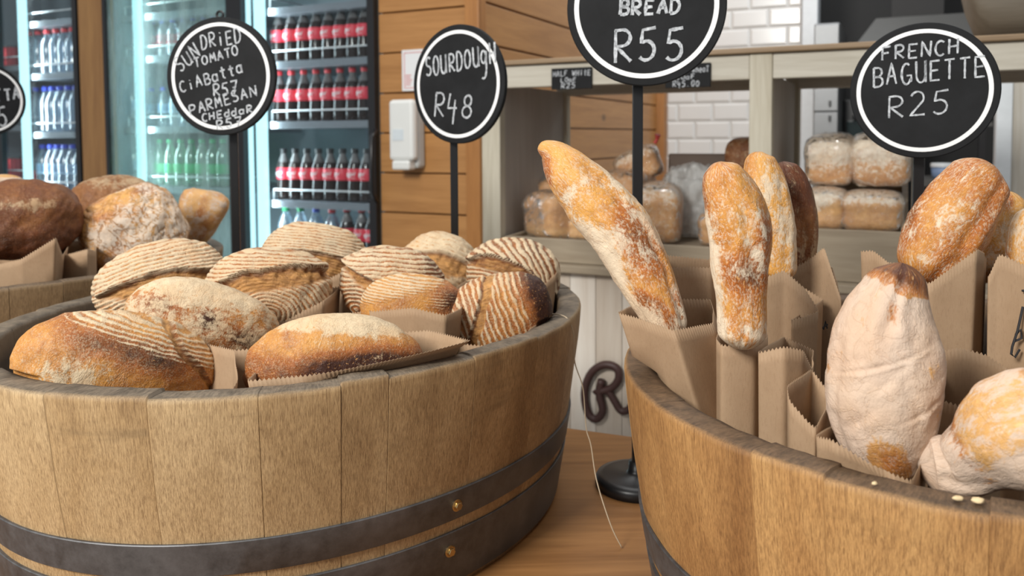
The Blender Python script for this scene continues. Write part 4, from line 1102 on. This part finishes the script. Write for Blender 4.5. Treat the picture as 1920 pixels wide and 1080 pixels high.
# the rust-brown script letter on the counter front
def letter():
    b = B_C - .010
    def S(px, py): a, z = sh(b, px, py); return (a, 0, z)
    r = shop_empty('wall_letter', 'rust brown script letter R mounted on the whitewashed counter front', 'letter', 0, b, 0)
    def cur(pix, n=40): return [tuple(v) for v in catmull([S(*p) for p in pix], n)]
    def bar(pix, name, rad):
        mb = MB(); q = cur(pix)
        mb.tube([Vector((a, y, z)) for a, y, z in q], rad, 10); mb.build(name, M_LETTER, r, smooth=True)
    w_ = .0105
    bar([(1128, 712), (1124, 740), (1130, 770), (1118, 786), (1102, 774), (1096, 735), (1108, 700), (1132, 684), (1156, 690), (1160, 710), (1146, 728), (1122, 734), (1116, 730)], 'bowl_stroke', w_)
    bar([(1140, 731), (1152, 752), (1164, 770), (1178, 768), (1186, 752), (1190, 720)], 'leg_stroke', w_ * .9)
letter()

# crates (trays) on the ledge
def crate(label, px0, px1, b0, depth, z0, hf, hs, floor=0., th=.014):
    a0, a1 = sa(b0, px0), sa(b0, px1)
    r = shop_empty('bread_crate', label, 'crate', a0, b0, z0)
    w_ = a1 - a0
    MB().box((0, 0, 0), (w_, th, hf)).build('front_board', M_CRATE, r, bevel=.002)
    MB().box((0, depth - th, 0), (w_, depth, hs)).build('back_board', M_CRATE, r, bevel=.002)
    for x in (0, w_ - th):
        MB().add([(x, th, 0), (x + th, th, 0), (x + th, depth - th, 0), (x, depth - th, 0), (x, th, hf), (x + th, th, hf), (x + th, depth - th, hs), (x, depth - th, hs)],
                 [(3, 2, 1, 0), (4, 5, 6, 7), (0, 1, 5, 4), (1, 2, 6, 5), (2, 3, 7, 6), (3, 0, 4, 7)]).build('side_board', M_CRATE, r, bevel=.002)
    MB().box((th, th, floor), (w_ - th, depth - th, floor + .012)).build('crate_floor', M_CRATE, r)
    return r
b1 = B_C + .02
crate('low wooden crate of wrapped loaves in the left bay of the counter', 945, 1398, B_C + .004, .44, Z_LEDGE + .001, zc(1100, 452) - Z_LEDGE, .07, zc(1100, 452) - Z_LEDGE - .022)
crate('deep wooden crate of wrapped white loaves in the right bay of the counter', 1506, 1706, B_C + .004, .42, Z_LEDGE + .001, zc(1600, 433) - Z_LEDGE, .24, zc(1600, 433) - Z_LEDGE - .022)

# wrapped tin loaves
def tin_loaf(label, px, py, b, w_, dp, h, top=.55, rz=0, tilt=0, mat=M_TIN, seed=0, fl=None, bk=None, film=True, tie=False, grp='wrapped loaves in the left bay', lean=0):
    """px, py: pixel of the middle of its front bottom edge on plane b; sizes in metres: width, depth, height"""
    a, z = sh(b, px, py)
    r = shop_empty('wrapped_loaf', label, 'bread', a, b, z, grp)
    r.rotation_euler = (math.radians(lean), math.radians(tilt), -ANG + math.radians(rz))
    nu, nv = 72, 64
    u = np.linspace(.01, PI - .01, nu)[:, None]; v = np.linspace(0, 2 * PI, nv, endpoint=False)[None, :]
    X = np.sin(u) * np.cos(v); Y = np.sin(u) * np.sin(v); Z = -np.cos(u) + 0 * v
    def shape(sup, k):
        n = (np.abs(X) ** sup + np.abs(Y) ** sup + np.abs(Z) ** sup) ** (1 / sup)
        x, y, zz = X / n, Y / n, Z / n
        rest = np.stack([x * w_ / 2, y * dp / 2, zz * h / 2], -1)
        f = smooth(zz, .0, .45) * (1 - smooth(zz, .5, 1.0) * .55)
        bul = 1 + .045 * f
        d = 1 + (.02 if k == 1 else .03) * fbm(rest * (30 if k == 1 else 42), seed + (0 if k == 1 else 40), 3)
        d = d * k
        zt = np.where(zz > 0, zz * (1 + .10 * (1 - x * x) * (1 - y * y)), zz)
        P = np.stack([x * w_ / 2 * bul * d, y * dp / 2 * bul * d, (zt * d + 1) * h / 2], -1)
        P[..., 1] += dp / 2
        P[..., 2] = np.maximum(P[..., 2], 0)
        return P, x, y, zz, rest
    P, x, y, zz, rest = shape(5.0, 1.0)
    FL = fl(x, y, zz) if fl else .35 + .5 * smooth(zz, .2, .8)
    BK = bk(x, y, zz) if bk else .25 + .18 * smooth(-zz, .0, .5)
    me = grid_mesh('loaf', P, False, True, dict(ring=zz * 2, fl=np.broadcast_to(FL, x.shape), bk=np.broadcast_to(BK, x.shape), sc=0 * x, rs=0 * x, rest=rest + seed * .3))
    link('loaf', me, mat, r, smooth=True)
    if film:
        P, *_ = shape(5.0, 1.035)
        link('plastic_wrap', grid_mesh('plastic_wrap', P, False, True), M_FILM, r, smooth=True)
    if tie:
        mb = MB(); pts = [(w_ * .52, dp * .45, h * .96), (w_ * .60, dp * .45, h * 1.05), (w_ * .66, dp * .42, h * 1.18)]
        mb.tube([Vector(p) for p in pts], [.006, .005, .009], 8); mb.build('red_tie', M_RED, r)
    return r
fz = b1 + .03
ZF = zc(1100, 452) - .008
ZR = zc(1600, 433) - .008
def on_floor(px, b): return None
def tl(label, px, b, z, *a, **k):
    # py from height
    a_ = None
    lo, hi = -200., 1200.
    for _ in range(40):
        mid = (lo + hi) / 2
        if sz(b, px, mid) > z: lo = mid
        else: hi = mid
    return tin_loaf(label, px, mid, b, *a, **k)
SEED = lambda x, y, z: .30 + .35 * smooth(z, .2, .7)
tl('round golden wrapped loaf at the left end of the left bay', 1004, B_C + .04, ZF, .145, .17, .125, seed=1, fl=lambda x, y, z: .05 + .15 * smooth(z, .3, .9), bk=lambda x, y, z: .34 - .5 * smooth(-z, .35, .7), rz=-28)
tl('golden wrapped loaf glimpsed behind the round one at the left end', 1036, B_C + .25, ZF, .13, .16, .15, seed=2, fl=lambda x, y, z: 0 * z, bk=lambda x, y, z: .32 + 0 * z)
tl('brown wrapped loaf partly hidden by the leaning baguette in the left bay', 1150, B_C + .20, ZF, .13, .16, .175, seed=3, fl=lambda x, y, z: .3 * smooth(z, .3, .9), bk=lambda x, y, z: .40 + 0 * z, rz=-10)
tl('pale cut loaf low in the left bay between the leaning baguette and the round loaf', 1082, B_C + .06, ZF, .075, .13, .06, seed=4, fl=lambda x, y, z: 0 * z, bk=lambda x, y, z: .02 + 0 * z)
tl('seeded brown wrapped loaf tipped on top in the left bay, red tie at its corner', 1208, B_C + .30, ZF + .150, .13, .16, .095, seed=5, fl=SEED, bk=lambda x, y, z: .42 + .1 * z, tilt=-22, tie=True, rz=15)
tl('seeded wrapped loaf at the front of the left bay just right of the R55 pole', 1234, B_C + .05, ZF, .115, .22, .15, seed=6, fl=SEED, bk=lambda x, y, z: .34 + .1 * smooth(-z, .2, .8), rz=12)
tl('orange wrapped loaf mostly behind the upright baguette', 1345, B_C + .05, ZF, .11, .20, .085, seed=7, fl=lambda x, y, z: .1 + 0 * z, bk=lambda x, y, z: .25 + 0 * z)
tl('dark dusty wrapped loaf behind the counter\'s middle post', 1400, B_C + .34, ZF + .10, .13, .12, .17, seed=8, mat=M_RYE, fl=lambda x, y, z: .3 + 0 * z, bk=lambda x, y, z: .30 + 0 * z, film=False)
GRB = 'wrapped white loaves in the right bay'
WH = lambda x, y, z: .35 + .85 * smooth(z, -.5, .6)
tl('wrapped floury loaf on top at the left of the right bay', 1552, B_C + .12, ZR + .098, .112, .17, .115, seed=9, fl=WH, bk=lambda x, y, z: .40 + 0 * z, grp=GRB, lean=6)
tl('wrapped floury loaf on top at the right, partly below the baguette sign', 1650, B_C + .12, ZR + .098, .130, .17, .118, seed=10, fl=WH, bk=lambda x, y, z: .36 + .15 * smooth(-z, .2, .8), grp=GRB, lean=6)
tl('wrapped pale loaf at the bottom left of the right bay', 1543, B_C + .03, ZR, .095, .18, .095, seed=11, fl=lambda x, y, z: .15 + .8 * smooth(z - .6 * x, -.1, .5), bk=lambda x, y, z: .22 + 0 * z, grp=GRB)
tl('wrapped golden loaf at the bottom right of the right bay', 1632, B_C + .03, ZR, .132, .18, .090, seed=12, fl=lambda x, y, z: .1 + .7 * smooth(z, .25, .7), bk=lambda x, y, z: .26 + 0 * z, grp=GRB)
def crumpled():
    a, z = sh(B_C + .24, 1300, 445)
    z = ZF
    nu, nv = 60, 80
    u = np.linspace(.01, PI - .01, nu)[:, None]; v = np.linspace(0, 2 * PI, nv, endpoint=False)[None, :]
    n = np.stack([np.sin(u) * np.cos(v), np.sin(u) * np.sin(v), -np.cos(u) + 0 * v], -1)
    sup = 3.0; n = n / ((np.abs(n) ** sup).sum(-1) ** (1 / sup))[..., None]
    k = 1 + .16 * fbm(n * 3.2, 3, 3)
    P = n * k[..., None] * np.array([.085, .07, .10]); P[..., 2] = np.maximum(P[..., 2] + .10, 0)
    o = link('plastic_bag', grid_mesh('plastic_bag', P, False, True), M_FILM_GREY, None, smooth=True)
    o.location = U * a + V * (B_C + .24) + Vector((0, 0, z)); o.rotation_euler = (0, 0, -ANG)
    tag(o, 'crumpled milky plastic bag in the left bay against the tiles', 'plastic bag')
crumpled()
o = MB().box((0, 0, 0), (.22, .012, .24)).build('brown_tray', plain('dark_brown_tray', (.10, .065, .045), .6), None, bevel=.006)
a_, z_ = sh(B_C + .40, 1250, 310)
o.location = U * a_ + V * (B_C + .415) + Vector((0, 0, ZF)); o.rotation_euler = (0, 0, -ANG)
o.scale = (1, 1, (sz(B_C + .41, 1300, 288) - ZF) / .24)
tag(o, 'dark brown tray standing upright at the back of the left bay', 'tray')

# old trough on the counter top
def trough():
    b = B_C + .10
    z0 = zc(1400, 90.5) + .001
    a0 = sa(b, 1850)
    r = shop_empty('wooden_trough', 'old grey wooden dough trough on top of the counter, upper right corner', 'trough', a0, b, z0)
    # long hollow with a rounded belly: cross-section lofted along the counter
    prof = []
    for s_, (wd, dz) in enumerate(((-.030, .10), (-.024, .045), (-.012, .012), (.012, .0), (.16, .0), (.5, .0), (.53, .02), (.55, .12))):
        pass
    secs = [(-.050, .17), (-.046, .13), (-.036, .075), (-.018, .025), (.004, .004), (.03, 0), (.30, 0), (.36, .02), (.40, .09), (.42, .17)]
    n = 28; P = np.zeros((len(secs) * 2, n, 3))
    for i, (x, zlow) in enumerate(secs):
        for j in range(n):
            q = PI * j / (n - 1)
            hw_ = .13; H_ = .17
            yy = -hw_ * math.cos(q); zz = H_ - (H_ - zlow) * (math.sin(q) ** .45)
            P[i, j] = (x, yy + .13, zz)
            P[len(secs) * 2 - 1 - i, j] = (x * .93 + .012, yy * .88 + .13, max(zz + .016, .016) if zz < H_ - .001 else H_)
    link('trough_body', grid_mesh('trough_body', P, True, False), M_TROUGH, r, smooth=True)
    MB().box((-.05, -.006, .155), (.42, .012, .172)).build('rim_board', M_TROUGH, r, bevel=.003)
trough()

# ------------------------------------------------------------------ on the pine wall: soap dispenser and notice
def dispenser():
    b = B_W
    a0, a1 = sa(b - .09, 733), sa(b - .09, 772)
    z0, z1 = sz(b - .09, 770, 319), sz(b - .09, 770, 186)
    r = shop_empty('soap_dispenser', 'white and grey soap dispenser on the pine wall below the sourdough sign', 'soap dispenser', (a0 + a1) / 2, b, z0)
    w2, h = (a1 - a0) / 2 + .005, z1 - z0
    MB().box((-w2, -.055, .004), (w2, -.001, h - .006)).build('back_shell', M_DISP_G, r, bevel=.012)
    MB().box((-w2 - .003, -.095, .035), (w2 + .003, -.054, h)).build('front_shell', M_DISP, r, bevel=.014)
    MB().box((-w2 * .75, -.100, 0), (w2 * .75, -.05, .036)).build('push_lever', M_DISP, r, bevel=.008)
    MB().box((-w2 * .7, -.0965, h * .42), (w2 * .25, -.0945, h * .58)).build('paper_label', plain('faded_label', (.66, .72, .76), .5), r)
dispenser()
def notice():
    b = B_W - .001
    a0, a1 = sa(b, 757), sa(b, 812); z0, z1 = sz(b, 780, 170), sz(b, 780, 93)
    r = shop_empty('wall_notice', 'small white notice with a thin red border on the pine wall', 'notice', a0, b, z0)
    w_, h = a1 - a0, z1 - z0
    MB().box((0, -.006, 0), (w_, 0, h)).build('card', M_NOTICE, r)
    mb = MB(); e = .010; t = .0022
    for lo, hi in (((e, e), (w_ - e, e + t)), ((e, h - e - t), (w_ - e, h - e)), ((e, e), (e + t, h - e)), ((w_ - e - t, e), (w_ - e, h - e))):
        mb.box((lo[0], -.0068, lo[1]), (hi[0], -.0058, hi[1]))
    mb.build('red_border', M_RED, r)
    mb = MB()
    for k in range(5):
        mb.box((e * 1.6, -.0068, .022 + .009 * k), (e * 1.6 + .022 + .004 * (k % 3), -.0058, .025 + .009 * k))
    mb.build('red_print', M_RED, r)
notice()

# ------------------------------------------------------------------ coolers and bottles
B_F = B_W + .01
def zf(px, py, db=.11): return sz(B_F + db, px, py)
ORD = ['first', 'second', 'third', 'fourth', 'fifth', 'sixth', 'seventh', 'eighth', 'ninth', 'tenth']
def build_cooler(label, apx, door_spans, shelves, ztop=2.3, strips=(), fog=(), handles=()):
    a0, a1 = sa(B_F, apx[0]), sa(B_F, apx[1])
    r = shop_empty('drinks_cooler', label, 'drinks cooler', a0, B_F, 0)
    W_ = a1 - a0; D = .62; t = .03
    MB().box((0, D - t, .1), (W_, D, ztop)).build('back_liner', M_FRIDGE_IN, r)
    for x in (0, W_ - t):
        MB().box((x, .03, .1), (x + t, D - t - .001, ztop)).build('side_wall', M_FRIDGE_IN, r)
    MB().box((0, .0, 0), (W_, D, .099)).build('plinth', M_FRIDGE_BLACK, r)
    MB().box((0, .0, ztop), (W_, D, ztop + .2)).build('header', M_FRIDGE_BLACK, r)
    for (p0, p1, fw0, fw1, foggy) in door_spans:
        x0, x1 = sa(B_F, p0) - a0, sa(B_F, p1) - a0
        f0, f1 = sa(B_F, p0 + fw0) - a0, sa(B_F, p1 - fw1) - a0
        d = MB().box((x0, -.03, .1), (f0, .0, ztop)).box((f1, -.03, .1), (x1, .0, ztop)).box((f0, -.03, .1), (f1, .0, .16)).box((f0, -.03, ztop - .06), (f1, .0, ztop)).build('door_frame', M_FRIDGE_BLACK, r)
        MB().box((f0, -.018, .16), (f1, -.012, ztop - .06)).build('glass_pane', M_FOG if foggy else M_PANE, d)
    for (px, side, wd) in strips:
        x = sa(B_F + .04, px) - a0
        MB().box((x - wd / 2, .02, .16), (x + wd / 2, .05, ztop - .06)).build('light_strip', M_LED, r)
        if wd > .02:                        # the tube's own light, thrown across the shelves
            w0 = U * (a0 + x + wd / 2 + .012) + V * (B_F + .05); w1 = w0 + U * .35 + V * .12
            area('cooler_tube_light', (w0.x, w0.y, 1.25), (w1.x, w1.y, 1.25), .03, 1.5, 5.5, (.78, .95, 1.0))
    for (p0, p1, px, py) in shelves:
        z = zf(px, py, .06)
        x0, x1 = sa(B_F + .06, p0) - a0, sa(B_F + .06, p1) - a0
        s = MB().box((x0, .06, z - .032), (x1, .54, z - .002)).build('shelf', M_SHELF, r, bevel=.002)
        mb = MB(); q = [(x0 + .02, .30, z + .045), (x0 + .02, .075, z + .045), (x1 - .004, .075, z + .045), (x1 - .004, .30, z + .045)]
        mb.tube([Vector(p) for p in q], .0042, 6)
        mb.tube([Vector((x0 + .02, .075, z + .045)), Vector((x0 + .02, .075, z))], .0042, 6); mb.tube([Vector((x1 - .004, .075, z + .045)), Vector((x1 - .004, .075, z))], .0042, 6)
        mb.build('wire_rail', M_WIRE, s, smooth=True)
    for (px, y0, y1) in handles:
        x = sa(B_F - .04, px) - a0
        MB().tube([Vector((x, -.032, sz(B_F - .04, px, y0))), Vector((x, -.06, sz(B_F - .04, px, y0 + 15))), Vector((x, -.065, sz(B_F - .04, px, (y0 + y1) / 2))), Vector((x, -.06, sz(B_F - .04, px, y1 - 15))), Vector((x, -.032, sz(B_F - .04, px, y1)))], .009, 10).build('handle', M_FRIDGE_BLACK, r, smooth=True)
    return r
build_cooler('double-door drinks cooler with cola shelves beside the pine wall', (203, 712),
             [(203, 452, 11, 14, True), (452, 712, 14, 13, False)],
             [(500, 697, 600, 110), (500, 697, 600, 226), (500, 697, 600, 378), (500, 697, 600, 6), (500, 697, 600, 492),
              (232, 432, 340, 100), (232, 432, 340, 236), (232, 432, 340, 350), (232, 432, 340, 18)],
             strips=((493, 0, .040), (266, 0, .030), (470, 0, .014)), handles=((703, 243, 378),))
build_cooler('drinks cooler of clear water bottles at the far left behind the wooden post', (-110, 152),
             [(-110, 8, 11, 6, False), (8, 160, 5, 8, False)],
             [(38, 158, 100, 136), (38, 158, 100, 247), (38, 158, 100, 358), (38, 158, 100, 36), (-80, 40, 20, 122), (-80, 40, 20, 335), (-80, 40, 20, 235)],
             strips=((52, 0, .036),))
PRO = {}
def bottle_proto(kind):
    """name, body profile, colours; the parts are built once and copied"""
    h = .235 if kind != 'water' else .225
    p = [(.0285, 0), (.031, .006), (.0315, .05), (.0285, .085), (.0305, .115), (.0300, .150), (.020, .183), (.0125, .203), (.0120, .217)]
    if kind == 'water': p = [(.030, 0), (.0325, .006), (.0325, .06), (.0305, .075), (.0325, .09), (.0320, .150), (.022, .182), (.0140, .196), (.0130, .210)]
    body = MB().lathe(p, 20)
    m = {'cola': M_COLA, 'cola_dark': M_COLA, 'cola_low': M_COLA, 'water': M_PET, 'water_red': M_PET, 'green': M_PET_GREEN}[kind if kind in ('cola', 'cola_dark', 'green') else ('water' if 'water' in kind else 'cola')]
    return p, body, m
def make_bottle(name, kind, cap, lab, label, group):
    key = (name, kind, cap.name, lab.name if lab else None)
    root = empty(name, (0, 0, 0), -ANG, label, 'bottle', group)
    if key in PRO:
        for src in PRO[key]:
            c = src.copy(); COL.objects.link(c); c.parent = root
            for sub in src.children:
                g = sub.copy(); COL.objects.link(g); g.parent = c
        return root
    p, body, m = bottle_proto(kind)
    top = p[-1][1]
    parts = [body.build('bottle_body', m, root, smooth=True),
             MB().lathe([(.0142, top - .004), (.0148, top), (.0148, top + .014), (.0130, top + .0165)], 16).build('cap', cap, root, smooth=False)]
    if lab:
        zl0, zl1 = (.092, .145) if 'cola' in kind else ((.062, .110) if kind == 'green' else (.08, .13))
        l = MB().lathe([(.0316, zl0), (.0322, zl0 + .001), (.0322, zl1 - .001), (.0316, zl1)], 20, cap=False).build('wrap_label', lab, root, smooth=True)
        parts.append(l)
        if 'cola' in kind:
            # flowing white script mark round the front of the label
            mb = MB(); vs = []; zc_ = (zl0 + zl1) / 2; n = 60
            q = []
            for k in range(n):
                f = k / (n - 1); th = -PI / 2 + (f - .5) * 1.7
                q.append(Vector((.0327 * math.cos(th), .0327 * math.sin(th), zc_ + .009 * math.sin(f * 34) * (1.3 if f < .12 or .5 < f < .6 else .75) + (f - .5) * .006)))
            mb.tube(q, .0014, 5)
            mb.tube([Vector((.0327 * math.cos(t), .0327 * math.sin(t), zc_ - .012 + .004 * math.sin((t + PI) * 2))) for t in np.linspace(-PI / 2 - .75, -PI / 2 + .8, 20)], .0010, 5)
            mb.build('script_mark', M_LABEL_WHITE, l)
    PRO[key] = parts
    return root
def row(pxs, py, b_off, name, kind, cap, lab, what, where, group, scale=1.0, jit=.0, n_from='left'):
    caps = cap if isinstance(cap, list) else [cap] * len(pxs)
    labs = lab if isinstance(lab, list) else [lab] * len(pxs)
    kinds = kind if isinstance(kind, list) else [kind] * len(pxs)
    zb = zf(sum(pxs) / len(pxs), py, .06)
    for i, px in enumerate(pxs):
        b = B_F + b_off
        bt = make_bottle(name, kinds[i], caps[i], labs[i], '%s, %s from the left %s' % (what if isinstance(what, str) else what[i], ORD[i], where), group)
        bt.location = U * sa(b, px) + V * b + Vector((0, 0, zb)); bt.scale = (scale * 1.08, scale * 1.08, scale)
        bt.rotation_euler = (0, 0, -ANG + math.atan2(sa(b, px), b) * -0 + .0 + random.uniform(-.35, .25) - .35)
row([526, 550, 573, 597, 620, 643, 666, 687], 110, .13, 'cola_bottle', 'cola', M_CAP_RED, M_LABEL_RED, 'red-capped cola bottle', 'on the top cola shelf', 'cola bottles on the top shelf', .98)
row([526, 549, 572, 595, 617, 640, 663, 685], 226, .13, 'cola_bottle', 'cola', M_CAP_RED, M_LABEL_RED, 'red-capped cola bottle', 'on the second cola shelf', 'cola bottles on the second shelf', .96)
row([531, 553, 575, 597, 619, 642, 665, 687], 378, .13, 'cola_bottle', 'cola_dark', M_CAP_BLACK, M_LABEL_RED, 'black-capped cola bottle', 'on the third cola shelf', 'black-capped cola bottles on the third shelf', .96)
row([533, 561, 590, 620, 648, 676, 696], 492, .12, 'soft_drink_bottle', ['water', 'water', 'water', 'water', 'cola', 'cola', 'cola'], [M_CAP_GREEN, M_CAP_GREEN, M_CAP_BLUE, M_CAP_RED, M_CAP_RED, M_CAP_RED, M_CAP_RED],
    [M_LABEL_WHITE, M_LABEL_WHITE, M_LABEL_BLUE, M_LABEL_RED, M_LABEL_RED, M_LABEL_RED, M_LABEL_RED],
    ['green-capped clear bottle', 'green-capped clear bottle', 'blue-capped clear bottle', 'red-capped pale bottle', 'red-capped dark bottle', 'red-capped dark bottle', 'red-capped dark bottle'], 'on the lowest shelf behind the loaves', 'bottles on the lowest cooler shelf', 1.0)
row([299, 319, 339, 359, 379, 399, 418], 350, .14, 'green_drink_bottle', 'green', M_CAP_GREEN, M_LABEL_GREEN, 'green drink bottle', 'behind the misted door', 'green bottles behind the misted door', .95)
row([292, 311, 330, 349, 368, 387, 406], 100, .14, 'red_drink_bottle', 'water', M_CAP_BLUE, M_LABEL_RED, 'blue-capped red-label bottle', 'high behind the misted door', 'red-label bottles behind the misted door', .80)
row([286, 308, 330, 352, 374, 396], 236, .16, 'pale_drink_bottle', 'water', M_CAP_BLUE, M_LABEL_BLUE, 'pale water bottle', 'behind the misted door, mid shelf', 'pale bottles behind the misted door', .85)
row([241, 252], 236, .14, 'pale_drink_bottle', 'water', M_CAP_BLUE, M_LABEL_BLUE, 'pale blue-capped bottle', 'beside the misted door strip, mid shelf', 'pale bottles left of the light strip', 1.0)
row([241, 252], 350, .14, 'pale_drink_bottle', 'water', M_CAP_BLUE, M_LABEL_BLUE, 'pale blue-capped bottle', 'beside the misted door strip, low shelf', 'pale bottles low left of the light strip', 1.0)
row([62, 78, 95, 112, 128, 143], 136, .13, 'water_bottle', 'water', M_CAP_RED, None, 'clear water bottle with a red cap', 'in the far left cooler', 'red-capped water bottles in the far left cooler', 1.04)
row([71, 88, 101, 116, 131, 146], 247, .13, 'water_bottle', 'water', M_CAP_BLUE, None, 'plain blue-capped water bottle', 'in the far left cooler', 'blue-capped water bottles on the middle shelf', 1.06)
row([80, 95, 108, 121, 136, 150], 358, .13, 'water_bottle', 'water', M_CAP_BLUE, M_LABEL_BLUE, 'blue-labelled blue-capped bottle', 'low in the far left cooler', 'blue-capped water bottles on the low shelf', 1.06)
def can(px, py, ordn, where):
    b = B_F + .13
    r = empty('drink_can', U * sa(b, px) + V * b + Vector((0, 0, zf(px, py, .06))), -ANG, '%s red drink can %s' % (ordn, where), 'can', 'red cans in the far left cooler')
    MB().lathe([(.024, 0), (.0285, .006), (.029, .012), (.029, .100), (.0275, .106)], 20).build('can_body', M_CAN, r, smooth=True)
    MB().lathe([(.0275, .106), (.024, .114), (.0245, .117), (.022, .115)], 20).build('can_lid', M_STEEL, r, smooth=True)
can(18, 335, 'left', 'beside the bright strip at the far left'); can(31, 335, 'right', 'beside the bright strip at the far left')
can(60, 358, 'lone', 'left of the low row of water bottles'); can(18, 122, 'left', 'high on the far left shelf'); can(31, 122, 'right', 'high on the far left shelf')

# ------------------------------------------------------------------ kitchen equipment beyond the counter
def kitchen():
    b = 4.6
    a0, a1 = sa(b, 1523), sa(b, 1572)
    r = shop_empty('steel_cabinet', 'tall stainless steel cabinet in the kitchen, seen through the right bay', 'cabinet', a0, b, 0)
    w_ = a1 - a0; z1 = sz(b, 1550, 42); zm = sz(b, 1550, 210)
    MB().box((0, .02, .0), (w_, .6, z1)).build('body', M_STEEL, r, bevel=.01)
    MB().box((.004, 0, .1), (w_ - .004, .019, zm - .004)).build('lower_door', M_STEEL, r, bevel=.004)
    MB().box((.004, 0, zm + .004), (w_ - .004, .019, z1 - .01)).build('upper_door', M_STEEL, r, bevel=.004)
    for z in (zm - .05, zm + .03):
        MB().box((w_ * .62, -.02, z), (w_ * .70, -.001, z + .03)).build('latch', M_FRIDGE_BLACK, r)
    # hood
    b = 4.75
    a0, a1 = sa(b, 1592), sa(b, 1850)
    r = shop_empty('cooker_hood', 'dull grey metal cooker hood above the kitchen range', 'cooker hood', a0, b, 0)
    w_ = a1 - a0; z0, z1 = sz(b, 1700, 98), sz(b, 1700, 24)
    MB().add([(0, -.1, z0), (w_, -.1, z0), (w_, .8, z0), (0, .8, z0), (.12, .15, z1), (w_, .15, z1), (w_, .8, z1), (.12, .8, z1)],
             [(3, 2, 1, 0), (4, 5, 6, 7), (0, 1, 5, 4), (1, 2, 6, 5), (2, 3, 7, 6), (3, 0, 4, 7)]).build('canopy', M_GREYMETAL, r)
    MB().box((0, -.115, z0 - .03), (w_, -.101, z0 + .02)).build('lip', M_GREYMETAL, r)
    MB().box((w_ * .3, .3, z1), (w_ * .7, .7, 3.1)).build('flue', M_DARK, r)
    # range
    b = 4.9
    a0, a1 = sa(b, 1580), sa(b, 1700)
    r = shop_empty('kitchen_oven', 'dark oven in the shade of the kitchen behind the baguette sign', 'oven', a0, b, 0)
    w_ = a1 - a0; z1 = sz(b, 1640, 185)
    MB().box((0, .02, 0), (w_, .6, z1)).build('body', M_FRIDGE_BLACK, r, bevel=.008)
    MB().box((.02, 0, z1 - .75), (w_ - .02, .019, z1 - .12)).build('oven_door', plain('oven_glass', (.02, .035, .036), .12), r, bevel=.005)
    MB().tube([Vector((.05, -.03, z1 - .10)), Vector((w_ - .05, -.03, z1 - .10))], .012, 10).build('door_handle', M_STEEL, r, smooth=True)
    # work table with a tub
    b = 4.2
    a0, a1 = sa(b, 1712), sa(b, 1880)
    r = shop_empty('kitchen_bench', 'dark steel work bench at the back of the kitchen on the right', 'work bench', a0, b, 0)
    w_ = a1 - a0; z1 = sz(b, 1770, 338)
    MB().box((0, 0, z1 - .03), (w_, .5, z1)).build('bench_top', M_GREYMETAL, r)
    MB().box((.02, .45, z1 + .25), (w_, .5, z1 + .27)).build('upper_shelf', M_GREYMETAL, r)
    for x in (.03, w_ - .06):
        MB().box((x, .44, 0), (x + .03, .48, z1 + .26)).build('leg', M_FRIDGE_BLACK, r)
        MB().box((x, .02, 0), (x + .03, .06, z1 - .031)).build('leg', M_FRIDGE_BLACK, r)
    a = sa(b + .2, 1770)
    r = shop_empty('plastic_pot', 'small blue and white plastic pot on the kitchen bench', 'pot', a, b + .2, z1)
    MB().lathe([(.045, 0), (.05, .01), (.053, .055)], 24).build('pot_body', plain('blue_plastic', (.18, .26, .42), .4), r, smooth=True)
    MB().lathe([(.056, .055), (.056, .070), (.05, .073)], 24).build('lid', M_ALU, r)
kitchen()

# ------------------------------------------------------------------ crumbs on the rim
def crumb(px, py, d, r, label, seed):
    u = np.linspace(.05, PI - .05, 10)[:, None]; v = np.linspace(0, 2 * PI, 12, endpoint=False)[None, :]
    n = np.stack([np.sin(u) * np.cos(v), np.sin(u) * np.sin(v), -np.cos(u) + 0 * v], -1)
    P = n * (1 + .35 * vnoise(n * 2.5, seed))[..., None] * r * np.array([1.3, 1, .6])
    o = link('bread_crumb', grid_mesh('bread_crumb', P, False, True), plain('crumb', (.72, .55, .32), .8) if 'crumb' not in MT else MT['crumb'], None, smooth=True)
    q = at_z(px, py, T_Z + H2 + r * .5); o.location = q
    tag(o, label, 'crumb', 'crumbs on the baguette tub rim')
crumb(1640, 906, 0, .0016, 'small pale crumb on the tub rim below the white-floured baguette', 1)
crumb(1796, 934, 0, .0024, 'pale crumb on the tub rim, left one beside the knotted baguette', 2)
crumb(1834, 938, 0, .0030, 'largest pale crumb on the tub rim beside the knotted baguette', 3)
